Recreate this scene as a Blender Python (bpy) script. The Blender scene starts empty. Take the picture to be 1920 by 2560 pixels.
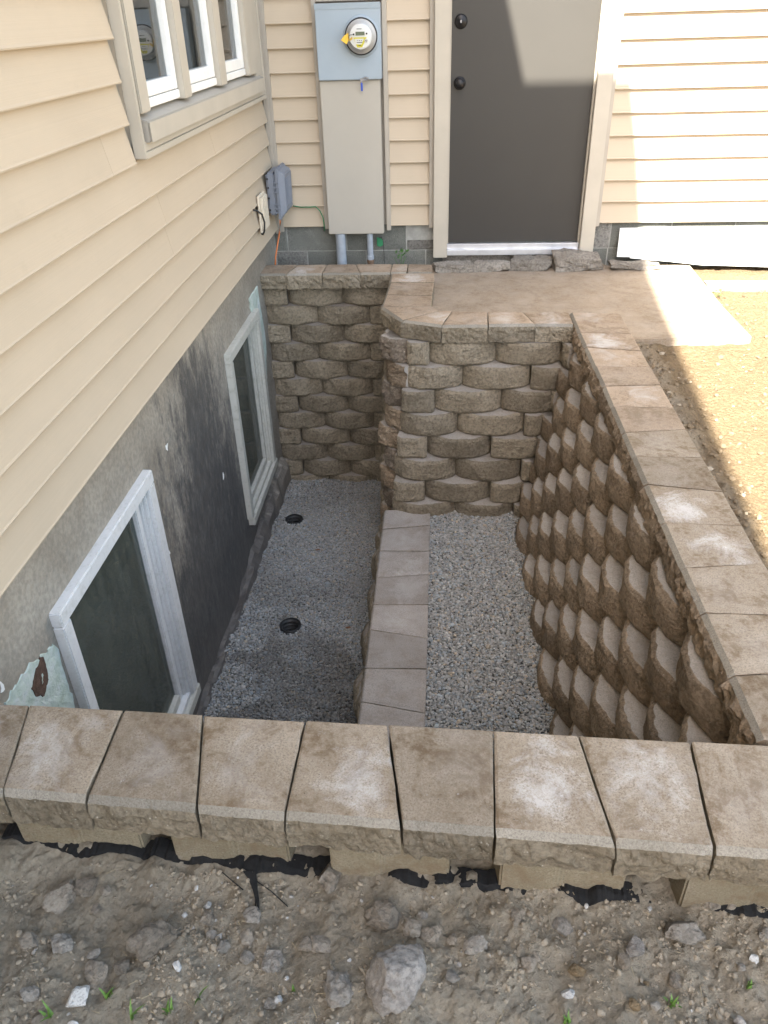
import bpy, bmesh, math, random
import numpy as np
from mathutils import Matrix, Vector

random.seed(7)
rng = np.random.default_rng(7)
scene = bpy.context.scene
col = scene.collection

# ------------------------------------------------------------------ camera
cam_d = bpy.data.cameras.new("camera")
cam = bpy.data.objects.new("camera", cam_d)
col.objects.link(cam)
cam_d.sensor_fit = 'HORIZONTAL'
cam_d.sensor_width = 36.0
cam_d.lens = 36.6666
cam_d.clip_start = 0.05
cam_d.clip_end = 2000.0
R_ = (0.99742597, 0.06639143, -0.02708513)
U_ = (-0.01326576, 0.54207609, 0.84022469)
F_ = (-0.07046592, 0.83770263, -0.54156151)
cam.matrix_world = Matrix(((R_[0], U_[0], -F_[0], 1.08439), (R_[1], U_[1], -F_[1], -5.33067),
                           (R_[2], U_[2], -F_[2], 1.20559), (0, 0, 0, 1)))
scene.camera = cam

# ------------------------------------------------------------------ sky, sun, exposure
SUN = Vector((-0.296, -1.05, 1.0)).normalized()
elev = math.asin(SUN.z)
world = bpy.data.worlds.new("World")
scene.world = world
world.use_nodes = True
wn = world.node_tree
wn.nodes.clear()
sky = wn.nodes.new('ShaderNodeTexSky')
sky.sky_type = 'NISHITA'
sky.sun_disc = False
sky.sun_elevation = elev
sky.sun_rotation = math.atan2(SUN.x, SUN.y)
sky.air_density = 1.0
sky.dust_density = 2.5
sky.ozone_density = 0.6
hsv = wn.nodes.new('ShaderNodeHueSaturation')
hsv.inputs['Saturation'].default_value = 0.80
hsv.inputs['Hue'].default_value = 0.485
bg = wn.nodes.new('ShaderNodeBackground')
bg.inputs['Strength'].default_value = 0.086
wo = wn.nodes.new('ShaderNodeOutputWorld')
wn.links.new(sky.outputs[0], hsv.inputs['Color'])
wn.links.new(hsv.outputs[0], bg.inputs['Color'])
wn.links.new(bg.outputs[0], wo.inputs['Surface'])
sd = bpy.data.lights.new("sun", 'SUN')
sd.energy = 4.8
sd.angle = math.radians(0.45)
sd.color = (1.0, 0.945, 0.82)
sun = bpy.data.objects.new("sun", sd)
sun.rotation_euler = SUN.to_track_quat('Z', 'Y').to_euler()
sun.location = (-3, -8, 12)
col.objects.link(sun)
vs = scene.view_settings
vs.view_transform = 'Standard'
vs.look = 'None'
vs.exposure = 2.92
vs.gamma = 1.0
vs.use_curve_mapping = False
cy = scene.cycles
cy.max_bounces = 8
cy.diffuse_bounces = 4
cy.glossy_bounces = 4
cy.transparent_max_bounces = 12
cy.use_denoising = True
cy.sample_clamp_indirect = 8.0


# ------------------------------------------------------------------ helpers
def _hash(ix, iy, iz):
    h = (ix * 374761393 + iy * 668265263 + iz * 2147483647 + 1274126177) & 0xFFFFFFFF
    h = ((h ^ (h >> 13)) * 1274126177) & 0xFFFFFFFF
    h = h ^ (h >> 16)
    return (h & 0xFFFF) / 65535.0


def vnoise(x, y, z=0.0):
    x = np.asarray(x, float); y = np.asarray(y, float) + 0 * x; z = np.asarray(z, float) + 0 * x
    ix = np.floor(x).astype(np.int64); iy = np.floor(y).astype(np.int64); iz = np.floor(z).astype(np.int64)
    fx, fy, fz = x - ix, y - iy, z - iz
    fx = fx * fx * (3 - 2 * fx); fy = fy * fy * (3 - 2 * fy); fz = fz * fz * (3 - 2 * fz)
    r = 0
    for a in (0, 1):
        for b in (0, 1):
            for c in (0, 1):
                w = (fx if a else 1 - fx) * (fy if b else 1 - fy) * (fz if c else 1 - fz)
                r = r + w * _hash(ix + a, iy + b, iz + c)
    return r * 2 - 1


def fbm(x, y, z=0.0, o=4):
    r, a, s = 0, 1.0, 1.0
    for i in range(o):
        r = r + a * vnoise(np.asarray(x) * s + 17.3 * i, np.asarray(y) * s + 5.1 * i, np.asarray(z) * s + 9.7 * i)
        a *= 0.5; s *= 2.03
    return r


def smooth01(a, b, x):
    t = np.clip((x - a) / (b - a), 0, 1)
    return t * t * (3 - 2 * t)


def tag(o, label=None, cat=None, group=None, kind=None):
    if label: o["label"] = label
    if cat: o["category"] = cat
    if group: o["group"] = group
    if kind: o["kind"] = kind
    return o


def empty(name, loc, label, cat, group=None):
    o = bpy.data.objects.new(name, None)
    o.location = loc
    o.empty_display_size = 0.1
    col.objects.link(o)
    return tag(o, label, cat, group)


def mesh_data(name, v, f, mats, smooth=False, mi=None, fix=True, bevel=0.0):
    me = bpy.data.meshes.new(name)
    me.from_pydata([tuple(p) for p in v], [], [tuple(q) for q in f])
    for m in (mats if isinstance(mats, (list, tuple)) else [mats]):
        me.materials.append(m)
    if mi is not None:
        me.polygons.foreach_set('material_index', np.asarray(mi, dtype=np.int32))
    if fix or bevel:
        bm = bmesh.new(); bm.from_mesh(me)
        if bevel:
            bmesh.ops.remove_doubles(bm, verts=bm.verts, dist=1e-6)
            ed = [e for e in bm.edges if len(e.link_faces) == 2 and e.calc_face_angle(0) > 0.4]
            bmesh.ops.bevel(bm, geom=ed, offset=bevel, segments=2, affect='EDGES', clamp_overlap=True)
        bmesh.ops.recalc_face_normals(bm, faces=bm.faces)
        bm.to_mesh(me); bm.free()
    if smooth:
        me.polygons.foreach_set('use_smooth', np.ones(len(me.polygons), dtype=bool))
    me.update()
    return me


def link(name, me, parent=None, loc=None, rz=0.0, scale=None):
    o = bpy.data.objects.new(name, me)
    col.objects.link(o)
    if loc is not None: o.location = loc
    if rz: o.rotation_euler = (0, 0, rz)
    if scale is not None: o.scale = scale
    if parent is not None:
        o.parent = parent
        pm = Vector((0, 0, 0))
        q = parent
        while q is not None:
            pm = pm + q.location
            q = q.parent
        o.location = Vector(o.location) - pm
    return o


def obj(name, v, f, mats, parent=None, **k):
    return link(name, mesh_data(name, v, f, mats, **k), parent)


def join(*parts):
    V, Fc = [], []
    for v, f in parts:
        n = len(V)
        V.extend(v)
        Fc.extend([tuple(i + n for i in q) for q in f])
    return V, Fc


def box(x0, x1, y0, y1, z0, z1):
    v = [(x, y, z) for z in (z0, z1) for y in (y0, y1) for x in (x0, x1)]
    f = [(0, 2, 3, 1), (4, 5, 7, 6), (0, 1, 5, 4), (2, 6, 7, 3), (0, 4, 6, 2), (1, 3, 7, 5)]
    return v, f


def prism(poly, axis, a, b):
    """poly: list of 2D points; extruded along axis from a to b."""
    n = len(poly)
    def P(p, t):
        if axis == 'x': return (t, p[0], p[1])
        if axis == 'y': return (p[0], t, p[1])
        return (p[0], p[1], t)
    v = [P(p, a) for p in poly] + [P(p, b) for p in poly]
    f = [tuple(range(n - 1, -1, -1)), tuple(range(n, 2 * n))]
    f += [(i, (i + 1) % n, n + (i + 1) % n, n + i) for i in range(n)]
    return v, f


def tube(path, r, n=8, cap=True):
    path = [Vector(p) for p in path]
    rr = r if isinstance(r, (list, tuple)) else [r] * len(path)
    V, Fc = [], []
    up = Vector((0.13, 0.31, 0.94))
    for i, p in enumerate(path):
        t = (path[min(i + 1, len(path) - 1)] - path[max(i - 1, 0)]).normalized()
        a = t.cross(up)
        if a.length < 1e-3: a = t.cross(Vector((1, 0, 0)))
        a.normalize(); b = t.cross(a)
        for k in range(n):
            c = 2 * math.pi * k / n
            V.append(tuple(p + rr[i] * (math.cos(c) * a + math.sin(c) * b)))
    for i in range(len(path) - 1):
        for k in range(n):
            Fc.append((i * n + k, i * n + (k + 1) % n, (i + 1) * n + (k + 1) % n, (i + 1) * n + k))
    if cap:
        Fc.append(tuple(range(n - 1, -1, -1)))
        m = (len(path) - 1) * n
        Fc.append(tuple(range(m, m + n)))
    return V, Fc


def lathe(profile, n, origin, axis='z'):
    """profile: list of (r, h); axis z up or y (h runs towards -y)."""
    V, Fc = [], []
    for r, h in profile:
        for k in range(n):
            c = 2 * math.pi * k / n
            if axis == 'z': V.append((origin[0] + r * math.cos(c), origin[1] + r * math.sin(c), origin[2] + h))
            elif axis == 'y': V.append((origin[0] + r * math.cos(c), origin[1] - h, origin[2] + r * math.sin(c)))
    m = len(profile)
    for i in range(m - 1):
        for k in range(n):
            Fc.append((i * n + k, i * n + (k + 1) % n, (i + 1) * n + (k + 1) % n, (i + 1) * n + k))
    return V, Fc


# ------------------------------------------------------------------ materials
class M:
    """small node-material builder"""
    def __init__(s, name, jitter=True):
        s.m = bpy.data.materials.new(name)
        s.m.use_nodes = True
        s.t = s.m.node_tree
        s.t.nodes.clear()
        s.out = s.n('ShaderNodeOutputMaterial')
        s.b = s.n('ShaderNodeBsdfPrincipled')
        s.t.links.new(s.b.outputs[0], s.out.inputs['Surface'])
        tc = s.n('ShaderNodeTexCoord')
        s.co = tc.outputs['Object']
        s.raw = tc.outputs['Object']
        oi = s.n('ShaderNodeObjectInfo')
        s.rand = oi.outputs['Random']
        if jitter:
            mul = s.n('ShaderNodeMath'); mul.operation = 'MULTIPLY'
            s.l(s.rand, mul.inputs[0]); mul.inputs[1].default_value = 91.7
            cx = s.n('ShaderNodeCombineXYZ')
            s.l(mul.outputs[0], cx.inputs[0]); s.l(mul.outputs[0], cx.inputs[1])
            ad = s.n('ShaderNodeVectorMath'); ad.operation = 'ADD'
            s.l(s.co, ad.inputs[0]); s.l(cx.outputs[0], ad.inputs[1])
            s.co = ad.outputs[0]

    def n(s, t):
        return s.t.nodes.new(t)

    def l(s, a, b):
        s.t.links.new(a, b)

    def scaled(s, v, co=None):
        mp = s.n('ShaderNodeMapping')
        mp.inputs['Scale'].default_value = v
        s.l(co or s.co, mp.inputs['Vector'])
        return mp.outputs[0]

    def noise(s, scale, detail=4, rough=0.55, co=None, dist=0.0):
        q = s.n('ShaderNodeTexNoise')
        q.inputs['Scale'].default_value = scale
        q.inputs['Detail'].default_value = detail
        q.inputs['Roughness'].default_value = rough
        q.inputs['Distortion'].default_value = dist
        s.l(co or s.co, q.inputs['Vector'])
        return q.outputs[0]

    def voronoi(s, scale, co=None, feat='F1'):
        q = s.n('ShaderNodeTexVoronoi')
        q.feature = feat
        q.inputs['Scale'].default_value = scale
        s.l(co or s.co, q.inputs['Vector'])
        return q.outputs['Distance']

    def ramp(s, fac, stops):
        q = s.n('ShaderNodeValToRGB')
        e = q.color_ramp.elements
        while len(e) < len(stops): e.new(0.5)
        for i, (p, c) in enumerate(stops):
            e[i].position = p
            e[i].color = (c[0], c[1], c[2], 1) if not isinstance(c, (int, float)) else (c, c, c, 1)
        s.l(fac, q.inputs[0])
        return q.outputs[0]

    def mix(s, fac, a, b, mode='MIX'):
        q = s.n('ShaderNodeMix')
        q.data_type = 'RGBA'
        q.blend_type = mode
        for sock, val in ((q.inputs[0], fac), (q.inputs[6], a), (q.inputs[7], b)):
            if isinstance(val, (int, float)): sock.default_value = val
            elif isinstance(val, tuple): sock.default_value = (val[0], val[1], val[2], 1)
            else: s.l(val, sock)
        return q.outputs[2]

    def math(s, op, a, b=None, clamp=False):
        q = s.n('ShaderNodeMath'); q.operation = op; q.use_clamp = clamp
        for i, val in enumerate((a, b)):
            if val is None: continue
            if isinstance(val, (int, float)): q.inputs[i].default_value = val
            else: s.l(val, q.inputs[i])
        return q.outputs[0]

    def bump(s, h, strength, dist, prev=None):
        q = s.n('ShaderNodeBump')
        q.inputs['Strength'].default_value = strength
        q.inputs['Distance'].default_value = dist
        s.l(h, q.inputs['Height'])
        if prev is not None: s.l(prev, q.inputs['Normal'])
        return q.outputs[0]

    def fin(s, color, rough=0.8, normal=None, metal=0.0, spec=0.4):
        for sock, val in ((s.b.inputs['Base Color'], color), (s.b.inputs['Roughness'], rough), (s.b.inputs['Metallic'], metal),
                          (s.b.inputs['Specular IOR Level'], spec)):
            if isinstance(val, (int, float)): sock.default_value = val
            elif isinstance(val, tuple): sock.default_value = (val[0], val[1], val[2], 1)
            else: s.l(val, sock)
        if normal is not None: s.l(normal, s.b.inputs['Normal'])
        return s.m


def simple(name, c, rough=0.6, var=0.12, scale=9.0, bump=0.0, metal=0.0, spec=0.4):
    k = M(name)
    n = k.noise(scale, 5)
    c2 = tuple(min(1, q * (1 + var)) for q in c); c1 = tuple(q * (1 - var) for q in c)
    cc = k.ramp(n, [(0.3, c1), (0.7, c2)])
    nm = k.bump(k.noise(scale * 14, 4), bump, 0.004) if bump else None
    return k.fin(cc, rough, nm, metal, spec)


def mat_split(name, a, b, speck=0.5):
    """split-face concrete block: mottled, pitted, with pale aggregate specks"""
    k = M(name)
    big = k.noise(7, 4)
    fine = k.noise(70, 5, 0.65)
    c = k.mix(k.ramp(big, [(0.32, 0.0), (0.68, 1.0)]), a, b)
    c = k.mix(k.math('MULTIPLY', k.ramp(fine, [(0.36, 1.0), (0.56, 0.0)]), 0.6), c, tuple(q * 0.45 for q in a))
    vo = k.voronoi(105)
    sel = k.noise(38, 2)
    sp = k.math('MULTIPLY', k.ramp(vo, [(0.10, 1.0), (0.26, 0.0)]), k.ramp(sel, [(0.52, 0.0), (0.62, 1.0)]))
    c = k.mix(k.math('MULTIPLY', sp, speck), c, (0.62, 0.57, 0.48))
    v = k.math('ADD', k.math('MULTIPLY', k.math('FRACT', k.math('MULTIPLY', k.rand, 5.3)), 0.40), 0.72)
    c = k.mix(1.0, c, k.ramp(v, [(0.0, 0.0), (1.0, 1.0)]), 'MULTIPLY')
    n1 = k.bump(k.noise(42, 8, 0.75), 1.0, 0.022)
    n2 = k.bump(vo, 0.5, 0.005, n1)
    return k.fin(c, 0.92, n2, spec=0.2)


def mat_cast(name, a, b, efflo=0.0, brown=0.0, dust=0.0):
    """smooth cast concrete: cap tops and block tops, gritty stains with grainy edges, pale bloom, pits"""
    k = M(name)
    grain = k.noise(230, 3, 0.8)
    g2 = k.math('SUBTRACT', grain, 0.5)
    mid = k.noise(48, 5, 0.75)
    c = k.mix(k.ramp(k.math('ADD', k.noise(6, 6, 0.65), k.math('MULTIPLY', g2, 0.5)), [(0.30, 0.0), (0.70, 1.0)]), a, b)
    c = k.mix(k.math('MULTIPLY', k.ramp(grain, [(0.34, 1.0), (0.52, 0.0)]), 0.50), c, tuple(q * 0.42 for q in a))
    c = k.mix(k.math('MULTIPLY', k.ramp(grain, [(0.60, 0.0), (0.72, 1.0)]), 0.30), c, (0.56, 0.52, 0.46))
    if brown:
        st = k.math('ADD', k.noise(7.5, 8, 0.70, dist=0.9), k.math('ADD', k.math('MULTIPLY', g2, 0.45), k.math('MULTIPLY', k.math('SUBTRACT', mid, 0.5), 0.8)))
        c = k.mix(k.math('MULTIPLY', k.ramp(st, [(0.47, 0.0), (0.66, 1.0)]), brown), c, (0.155, 0.105, 0.060))
        pits = k.math('MULTIPLY', k.ramp(k.voronoi(75), [(0.06, 1.0), (0.16, 0.0)]), k.ramp(k.noise(17, 3), [(0.50, 0.0), (0.58, 1.0)]))
        c = k.mix(k.math('MULTIPLY', pits, 0.65), c, (0.055, 0.042, 0.032))
    if efflo:
        gr = k.n('ShaderNodeTexGradient'); gr.gradient_type = 'SPHERICAL'
        mp = k.n('ShaderNodeMapping'); mp.inputs['Scale'].default_value = (9.0, 6.5, 6.0)
        off = k.n('ShaderNodeCombineXYZ')
        k.l(k.math('MULTIPLY', k.math('SUBTRACT', k.rand, 0.5), 0.75), off.inputs[0])
        k.l(k.math('MULTIPLY', k.math('SUBTRACT', k.math('FRACT', k.math('MULTIPLY', k.rand, 7.31)), 0.5), 0.5), off.inputs[1])
        k.l(k.raw, mp.inputs['Vector']); k.l(off.outputs[0], mp.inputs['Location']); k.l(mp.outputs[0], gr.inputs[0])
        t = k.math('ADD', k.math('MULTIPLY', gr.outputs[1], 0.34), k.math('MULTIPLY', k.noise(7, 9, 0.70, dist=1.1), 1.15))
        t = k.math('ADD', t, k.math('ADD', k.math('MULTIPLY', g2, 0.45), k.math('MULTIPLY', k.math('SUBTRACT', mid, 0.5), 0.5)))
        t = k.ramp(t, [(0.66, 0.0), (0.95, 1.0)])
        fr = k.math('FRACT', k.math('MULTIPLY', k.rand, 13.7))
        amt = k.math('ADD', k.math('MULTIPLY', k.math('MULTIPLY', fr, fr), 0.80), 0.10)
        c = k.mix(k.math('MULTIPLY', k.math('MULTIPLY', t, amt), efflo), c, (0.62, 0.60, 0.58))
        sp2 = k.ramp(k.math('ADD', k.noise(24, 6, 0.75), k.math('MULTIPLY', g2, 0.2)), [(0.66, 0.0), (0.74, 1.0)])
        c = k.mix(k.math('MULTIPLY', sp2, 0.55 * efflo), c, (0.70, 0.69, 0.67))
    if dust:
        c = k.mix(k.math('MULTIPLY', k.ramp(k.math('ADD', k.noise(14, 6, 0.7), k.math('MULTIPLY', g2, 0.4)), [(0.4, 0.0), (0.7, 1.0)]), dust), c, (0.45, 0.41, 0.37))
    v = k.math('ADD', k.math('MULTIPLY', k.math('FRACT', k.math('MULTIPLY', k.rand, 3.17)), 0.34), 0.80)
    c = k.mix(1.0, c, k.ramp(v, [(0.0, 0.0), (1.0, 1.0)]), 'MULTIPLY')
    n1 = k.bump(grain, 0.55, 0.003)
    n2 = k.bump(mid, 0.30, 0.005, n1)
    return k.fin(c, 0.88, n2, spec=0.2)


def mat_siding(name, axis, c):
    k = M(name)
    sc = (60, 1.2, 420) if axis == 'y' else (1.2, 60, 420)
    grain = k.noise(1.0, 3, 0.6, co=k.scaled(sc))
    cc = k.ramp(k.noise(2.2, 4), [(0.3, tuple(q * 0.95 for q in c)), (0.7, tuple(min(1, q * 1.03) for q in c))])
    cc = k.mix(k.math('MULTIPLY', k.ramp(grain, [(0.35, 1.0), (0.6, 0.0)]), 0.10), cc, tuple(q * 0.7 for q in c))
    sm = k.ramp(k.noise(4.5, 6, 0.7, co=k.scaled((1, 1, 2.2))), [(0.62, 0.0), (0.78, 1.0)])
    cc = k.mix(k.math('MULTIPLY', sm, 0.22), cc, (0.30, 0.25, 0.19))
    nm = k.bump(grain, 0.22, 0.0025)
    return k.fin(cc, 0.55, nm, spec=0.35)


def mat_parge():
    """foundation parging: beige-grey trowelled cement, black damp staining between the windows"""
    k = M("parged_foundation", jitter=False)
    c = k.ramp(k.noise(3.2, 6, 0.6), [(0.3, (0.24, 0.21, 0.17)), (0.7, (0.40, 0.365, 0.31))])
    c = k.mix(k.math('MULTIPLY', k.ramp(k.noise(55, 5, 0.7), [(0.4, 1.0), (0.6, 0.0)]), 0.35), c, (0.09, 0.08, 0.07))
    sep = k.n('ShaderNodeSeparateXYZ'); k.l(k.raw, sep.inputs[0])
    # tar coating, ragged at its edges, left on the wall between the windows
    st = k.noise(1.0, 7, 0.70, co=k.scaled((9, 11, 4.0)))
    dz = k.math('MULTIPLY', k.math('SUBTRACT', -0.30, sep.outputs[2]), 0.75)
    yy = k.math('ABSOLUTE', k.math('ADD', sep.outputs[1], 2.10))
    m = k.math('ADD', dz, k.math('MULTIPLY', k.math('SUBTRACT', st, 0.5), 2.3))
    m = k.math('ADD', m, k.math('SUBTRACT', 0.80, k.math('MULTIPLY', yy, 1.05)))
    m = k.math('ADD', m, k.math('MULTIPLY', k.math('SUBTRACT', k.noise(1.0, 5, 0.8, co=k.scaled((90, 110, 45))), 0.5), 1.3))
    m = k.ramp(m, [(0.22, 0.0), (0.72, 1.0)])
    tar = k.ramp(k.noise(1.0, 8, 0.78, co=k.scaled((30, 34, 13))), [(0.34, (0.046, 0.046, 0.047)), (0.54, (0.088, 0.085, 0.082)), (0.74, (0.20, 0.19, 0.175))])
    c = k.mix(k.math('MULTIPLY', m, 0.95), c, tar)
    streak = k.ramp(k.noise(1.0, 5, 0.75, co=k.scaled((30, 60, 9))), [(0.56, 0.0), (0.74, 1.0)])
    c = k.mix(k.math('MULTIPLY', streak, 0.20), c, (0.30, 0.29, 0.28))
    silt = k.math('ADD', k.math('MULTIPLY', k.math('SUBTRACT', -1.33, sep.outputs[2]), 4.0), k.math('MULTIPLY', k.math('SUBTRACT', st, 0.5), 1.5))
    c = k.mix(k.math('MULTIPLY', k.ramp(silt, [(0.0, 0.0), (1.0, 1.0)]), 0.5), c, (0.16, 0.14, 0.125))
    n1 = k.bump(k.noise(40, 7, 0.7), 0.5, 0.008)
    n2 = k.bump(k.noise(6, 4), 0.4, 0.02, n1)
    return k.fin(c, 0.62, n2, spec=0.4)


def mat_soil(name, a, b):
    k = M(name, jitter=False)
    c = k.ramp(k.noise(6, 6, 0.65), [(0.3, a), (0.72, b)])
    c = k.mix(k.math('MULTIPLY', k.ramp(k.noise(85, 5, 0.7), [(0.36, 1.0), (0.55, 0.0)]), 0.35), c, tuple(q * 0.5 for q in a))
    sp = k.ramp(k.voronoi(130), [(0.08, 1.0), (0.2, 0.0)])
    c = k.mix(k.math('MULTIPLY', k.math('MULTIPLY', sp, k.ramp(k.noise(33, 3), [(0.56, 0.0), (0.64, 1.0)])), 0.55), c, (0.42, 0.39, 0.35))
    sep = k.n('ShaderNodeSeparateXYZ'); k.l(k.raw, sep.inputs[0])
    sand = k.math('ADD', k.math('MULTIPLY', k.math('SUBTRACT', sep.outputs[0], 2.02), 6.0), k.math('SUBTRACT', k.noise(5, 5, 0.7), 0.5))
    sand = k.math('MULTIPLY', k.ramp(sand, [(0.0, 0.0), (1.0, 1.0)]), k.ramp(k.math('ADD', sep.outputs[1], 4.6), [(0.2, 0.0), (0.6, 1.0)]))
    sc = k.ramp(k.noise(60, 6, 0.75), [(0.3, (0.14, 0.098, 0.056)), (0.7, (0.245, 0.180, 0.112))])
    c = k.mix(sand, c, sc)
    n1 = k.bump(k.noise(95, 8, 0.78), 1.0, 0.016)
    n2 = k.bump(k.voronoi(60), 0.55, 0.010, n1)
    return k.fin(c, 0.95, n2, spec=0.15)


def mat_attr(name, rough=0.8, bump=60.0):
    k = M(name, jitter=False)
    at = k.n('ShaderNodeAttribute'); at.attribute_name = 'col'
    c = k.mix(k.math('MULTIPLY', k.noise(240, 3), 0.45), at.outputs[0], (0.08, 0.068, 0.052))
    return k.fin(c, rough, k.bump(k.noise(bump * 5, 4), 0.4, 0.003), spec=0.3)


def mat_glass(name, tint, ior, film, filmcol, rough=0.012):
    m = bpy.data.materials.new(name); m.use_nodes = True
    t = m.node_tree; t.nodes.clear()
    o = t.nodes.new('ShaderNodeOutputMaterial')
    tr = t.nodes.new('ShaderNodeBsdfTransparent'); tr.inputs[0].default_value = (*tint, 1)
    gl = t.nodes.new('ShaderNodeBsdfGlossy'); gl.inputs['Roughness'].default_value = rough
    fr = t.nodes.new('ShaderNodeFresnel'); fr.inputs[0].default_value = ior
    mx = t.nodes.new('ShaderNodeMixShader')
    t.links.new(fr.outputs[0], mx.inputs[0]); t.links.new(tr.outputs[0], mx.inputs[1]); t.links.new(gl.outputs[0], mx.inputs[2])
    df = t.nodes.new('ShaderNodeBsdfDiffuse'); df.inputs[0].default_value = (*filmcol, 1)
    no = t.nodes.new('ShaderNodeTexNoise'); no.inputs['Scale'].default_value = 6; no.inputs['Detail'].default_value = 8; no.inputs['Roughness'].default_value = 0.7
    tc = t.nodes.new('ShaderNodeTexCoord'); mp = t.nodes.new('ShaderNodeMapping'); mp.inputs['Scale'].default_value = (1, 3, 0.8)
    t.links.new(tc.outputs['Object'], mp.inputs[0]); t.links.new(mp.outputs[0], no.inputs['Vector'])
    ml = t.nodes.new('ShaderNodeMath'); ml.operation = 'MULTIPLY'; ml.inputs[1].default_value = film * 2
    t.links.new(no.outputs[0], ml.inputs[0])
    m2 = t.nodes.new('ShaderNodeMixShader')
    t.links.new(ml.outputs[0], m2.inputs[0]); t.links.new(mx.outputs[0], m2.inputs[1]); t.links.new(df.outputs[0], m2.inputs[2])
    t.links.new(m2.outputs[0], o.inputs['Surface'])
    return m


def mat_vinyl(name, c, grime=0.5, green=True):
    k = M(name)
    cc = k.ramp(k.noise(6, 5), [(0.3, tuple(q * 0.93 for q in c)), (0.7, c)])
    g = k.ramp(k.noise(34, 8, 0.78), [(0.50, 0.0), (0.68, 1.0)])
    cc = k.mix(k.math('MULTIPLY', g, grime), cc, (0.20, 0.20, 0.13) if green else (0.25, 0.22, 0.18))
    sp = k.ramp(k.noise(150, 3, 0.7), [(0.64, 0.0), (0.72, 1.0)])
    cc = k.mix(k.math('MULTIPLY', sp, grime * 0.7), cc, (0.10, 0.09, 0.07))
    return k.fin(cc, 0.5, k.bump(k.noise(70, 4), 0.1, 0.002), spec=0.4)


SIDING = (0.468, 0.392, 0.297)
sidL = mat_siding("vinyl_siding_side", 'y', SIDING)
sidB = mat_siding("vinyl_siding_back", 'x', SIDING)
trimM = simple("tan_trim_paint", (0.36, 0.328, 0.28), 0.5, 0.06, 6)
casingM = simple("tan_casing_paint", (0.42, 0.385, 0.325), 0.5, 0.06, 6)
whiteV = mat_vinyl("white_vinyl_sash", (0.80, 0.80, 0.78), 0.12, False)
frameV = mat_vinyl("weathered_white_frame", (0.66, 0.66, 0.66), 0.30)
frameOld = mat_vinyl("mossy_white_frame", (0.52, 0.51, 0.46), 0.5)
sillD = mat_vinyl("dusty_sill", (0.36, 0.335, 0.295), 0.35, False)
parge = mat_parge()
cmuM = mat_cast("foundation_block_grey", (0.135, 0.140, 0.128), (0.205, 0.210, 0.190), 0.35)
cmuLight = mat_split("foundation_block_pitted", (0.24, 0.235, 0.215), (0.33, 0.32, 0.30), 0.5)
mortarM = simple("mortar", (0.30, 0.30, 0.28), 0.9, 0.2, 20, 0.4)
splitM = mat_split("split_face_block", (0.300, 0.250, 0.180), (0.415, 0.352, 0.262))
splitG = mat_split("coarse_broken_block", (0.21, 0.165, 0.125), (0.31, 0.26, 0.205), 0.8)
splitR = mat_split("brown_split_face_block", (0.310, 0.232, 0.158), (0.425, 0.330, 0.235))
castM = mat_cast("cast_block_top", (0.340, 0.305, 0.265), (0.415, 0.378, 0.335), 0.0, 0.3, 0.3)
castBack = mat_cast("cast_block_back", (0.20, 0.170, 0.115), (0.27, 0.230, 0.165), 0.25, 0.6)
capTop = mat_cast("cap_stone_top", (0.275, 0.222, 0.163), (0.37, 0.308, 0.238), 1.0, 0.85)
capTopWarm = mat_cast("cap_stone_top_warm", (0.335, 0.255, 0.182), (0.43, 0.338, 0.255), 0.8, 0.6)
capTopLow = mat_cast("cap_stone_top_grey", (0.30, 0.265, 0.235), (0.38, 0.345, 0.315), 0.7, 0.35, 0.3)
capEdge = mat_split("cap_stone_split_edge", (0.28, 0.232, 0.165), (0.40, 0.34, 0.255), 0.7)
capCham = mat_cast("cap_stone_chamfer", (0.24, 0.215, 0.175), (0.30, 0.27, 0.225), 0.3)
soilM = mat_soil("front_soil", (0.34, 0.292, 0.222), (0.455, 0.395, 0.310))
clodM = mat_attr("soil_clod", 0.95, 30)
gravelM = mat_attr("gravel_pebble", 0.7, 40)
bedM = simple("gravel_bed_dust", (0.10, 0.098, 0.092), 0.95, 0.4, 40, 0.5)
patioM = mat_cast("dusty_patio_concrete", (0.30, 0.235, 0.170), (0.39, 0.315, 0.24), 0.0, 0.4, 0.25)
rubbleM = mat_split("broken_concrete", (0.27, 0.24, 0.205), (0.38, 0.345, 0.30), 0.35)
doorM = simple("dark_grey_door_paint", (0.036, 0.0335, 0.0305), 0.45, 0.05, 3, 0.05)
hardM = simple("black_hardware", (0.018, 0.017, 0.018), 0.38, 0.2, 30, 0, 0.4)
alumM = simple("aluminium_threshold", (0.62, 0.63, 0.66), 0.38, 0.10, 14, 0.05, 0.7)
panelM = simple("tan_panel_paint", (0.385, 0.362, 0.318), 0.5, 0.03, 4)
meterBoxM = simple("blue_grey_meter_paint", (0.30, 0.36, 0.415), 0.45, 0.05, 5)
pipeM = simple("grey_conduit", (0.30, 0.335, 0.38), 0.5, 0.12, 18, 0.05)
rustM = simple("rusty_coupling", (0.20, 0.13, 0.085), 0.75, 0.4, 60, 0.3)
boxM = simple("grey_blue_plastic", (0.180, 0.200, 0.240), 0.5, 0.06, 8)
outletM = simple("cream_outlet_plastic", (0.62, 0.56, 0.46), 0.5, 0.06, 10)
blackM = simple("black_rubber", (0.024, 0.024, 0.025), 0.5, 0.2, 30)
orangeM = simple("orange_cable_jacket", (0.55, 0.17, 0.055), 0.5, 0.06, 20)
greenM = simple("green_plastic", (0.03, 0.20, 0.09), 0.5, 0.15, 20)
blueM = simple("blue_plastic", (0.02, 0.07, 0.40), 0.4, 0.1, 20)
yellowM = simple("yellow_plastic", (0.75, 0.48, 0.06), 0.4, 0.1, 20)
labelY = simple("yellow_label", (0.72, 0.66, 0.05), 0.5, 0.04, 20)
labelW = simple("white_label", (0.78, 0.78, 0.76), 0.5, 0.03, 20)
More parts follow.
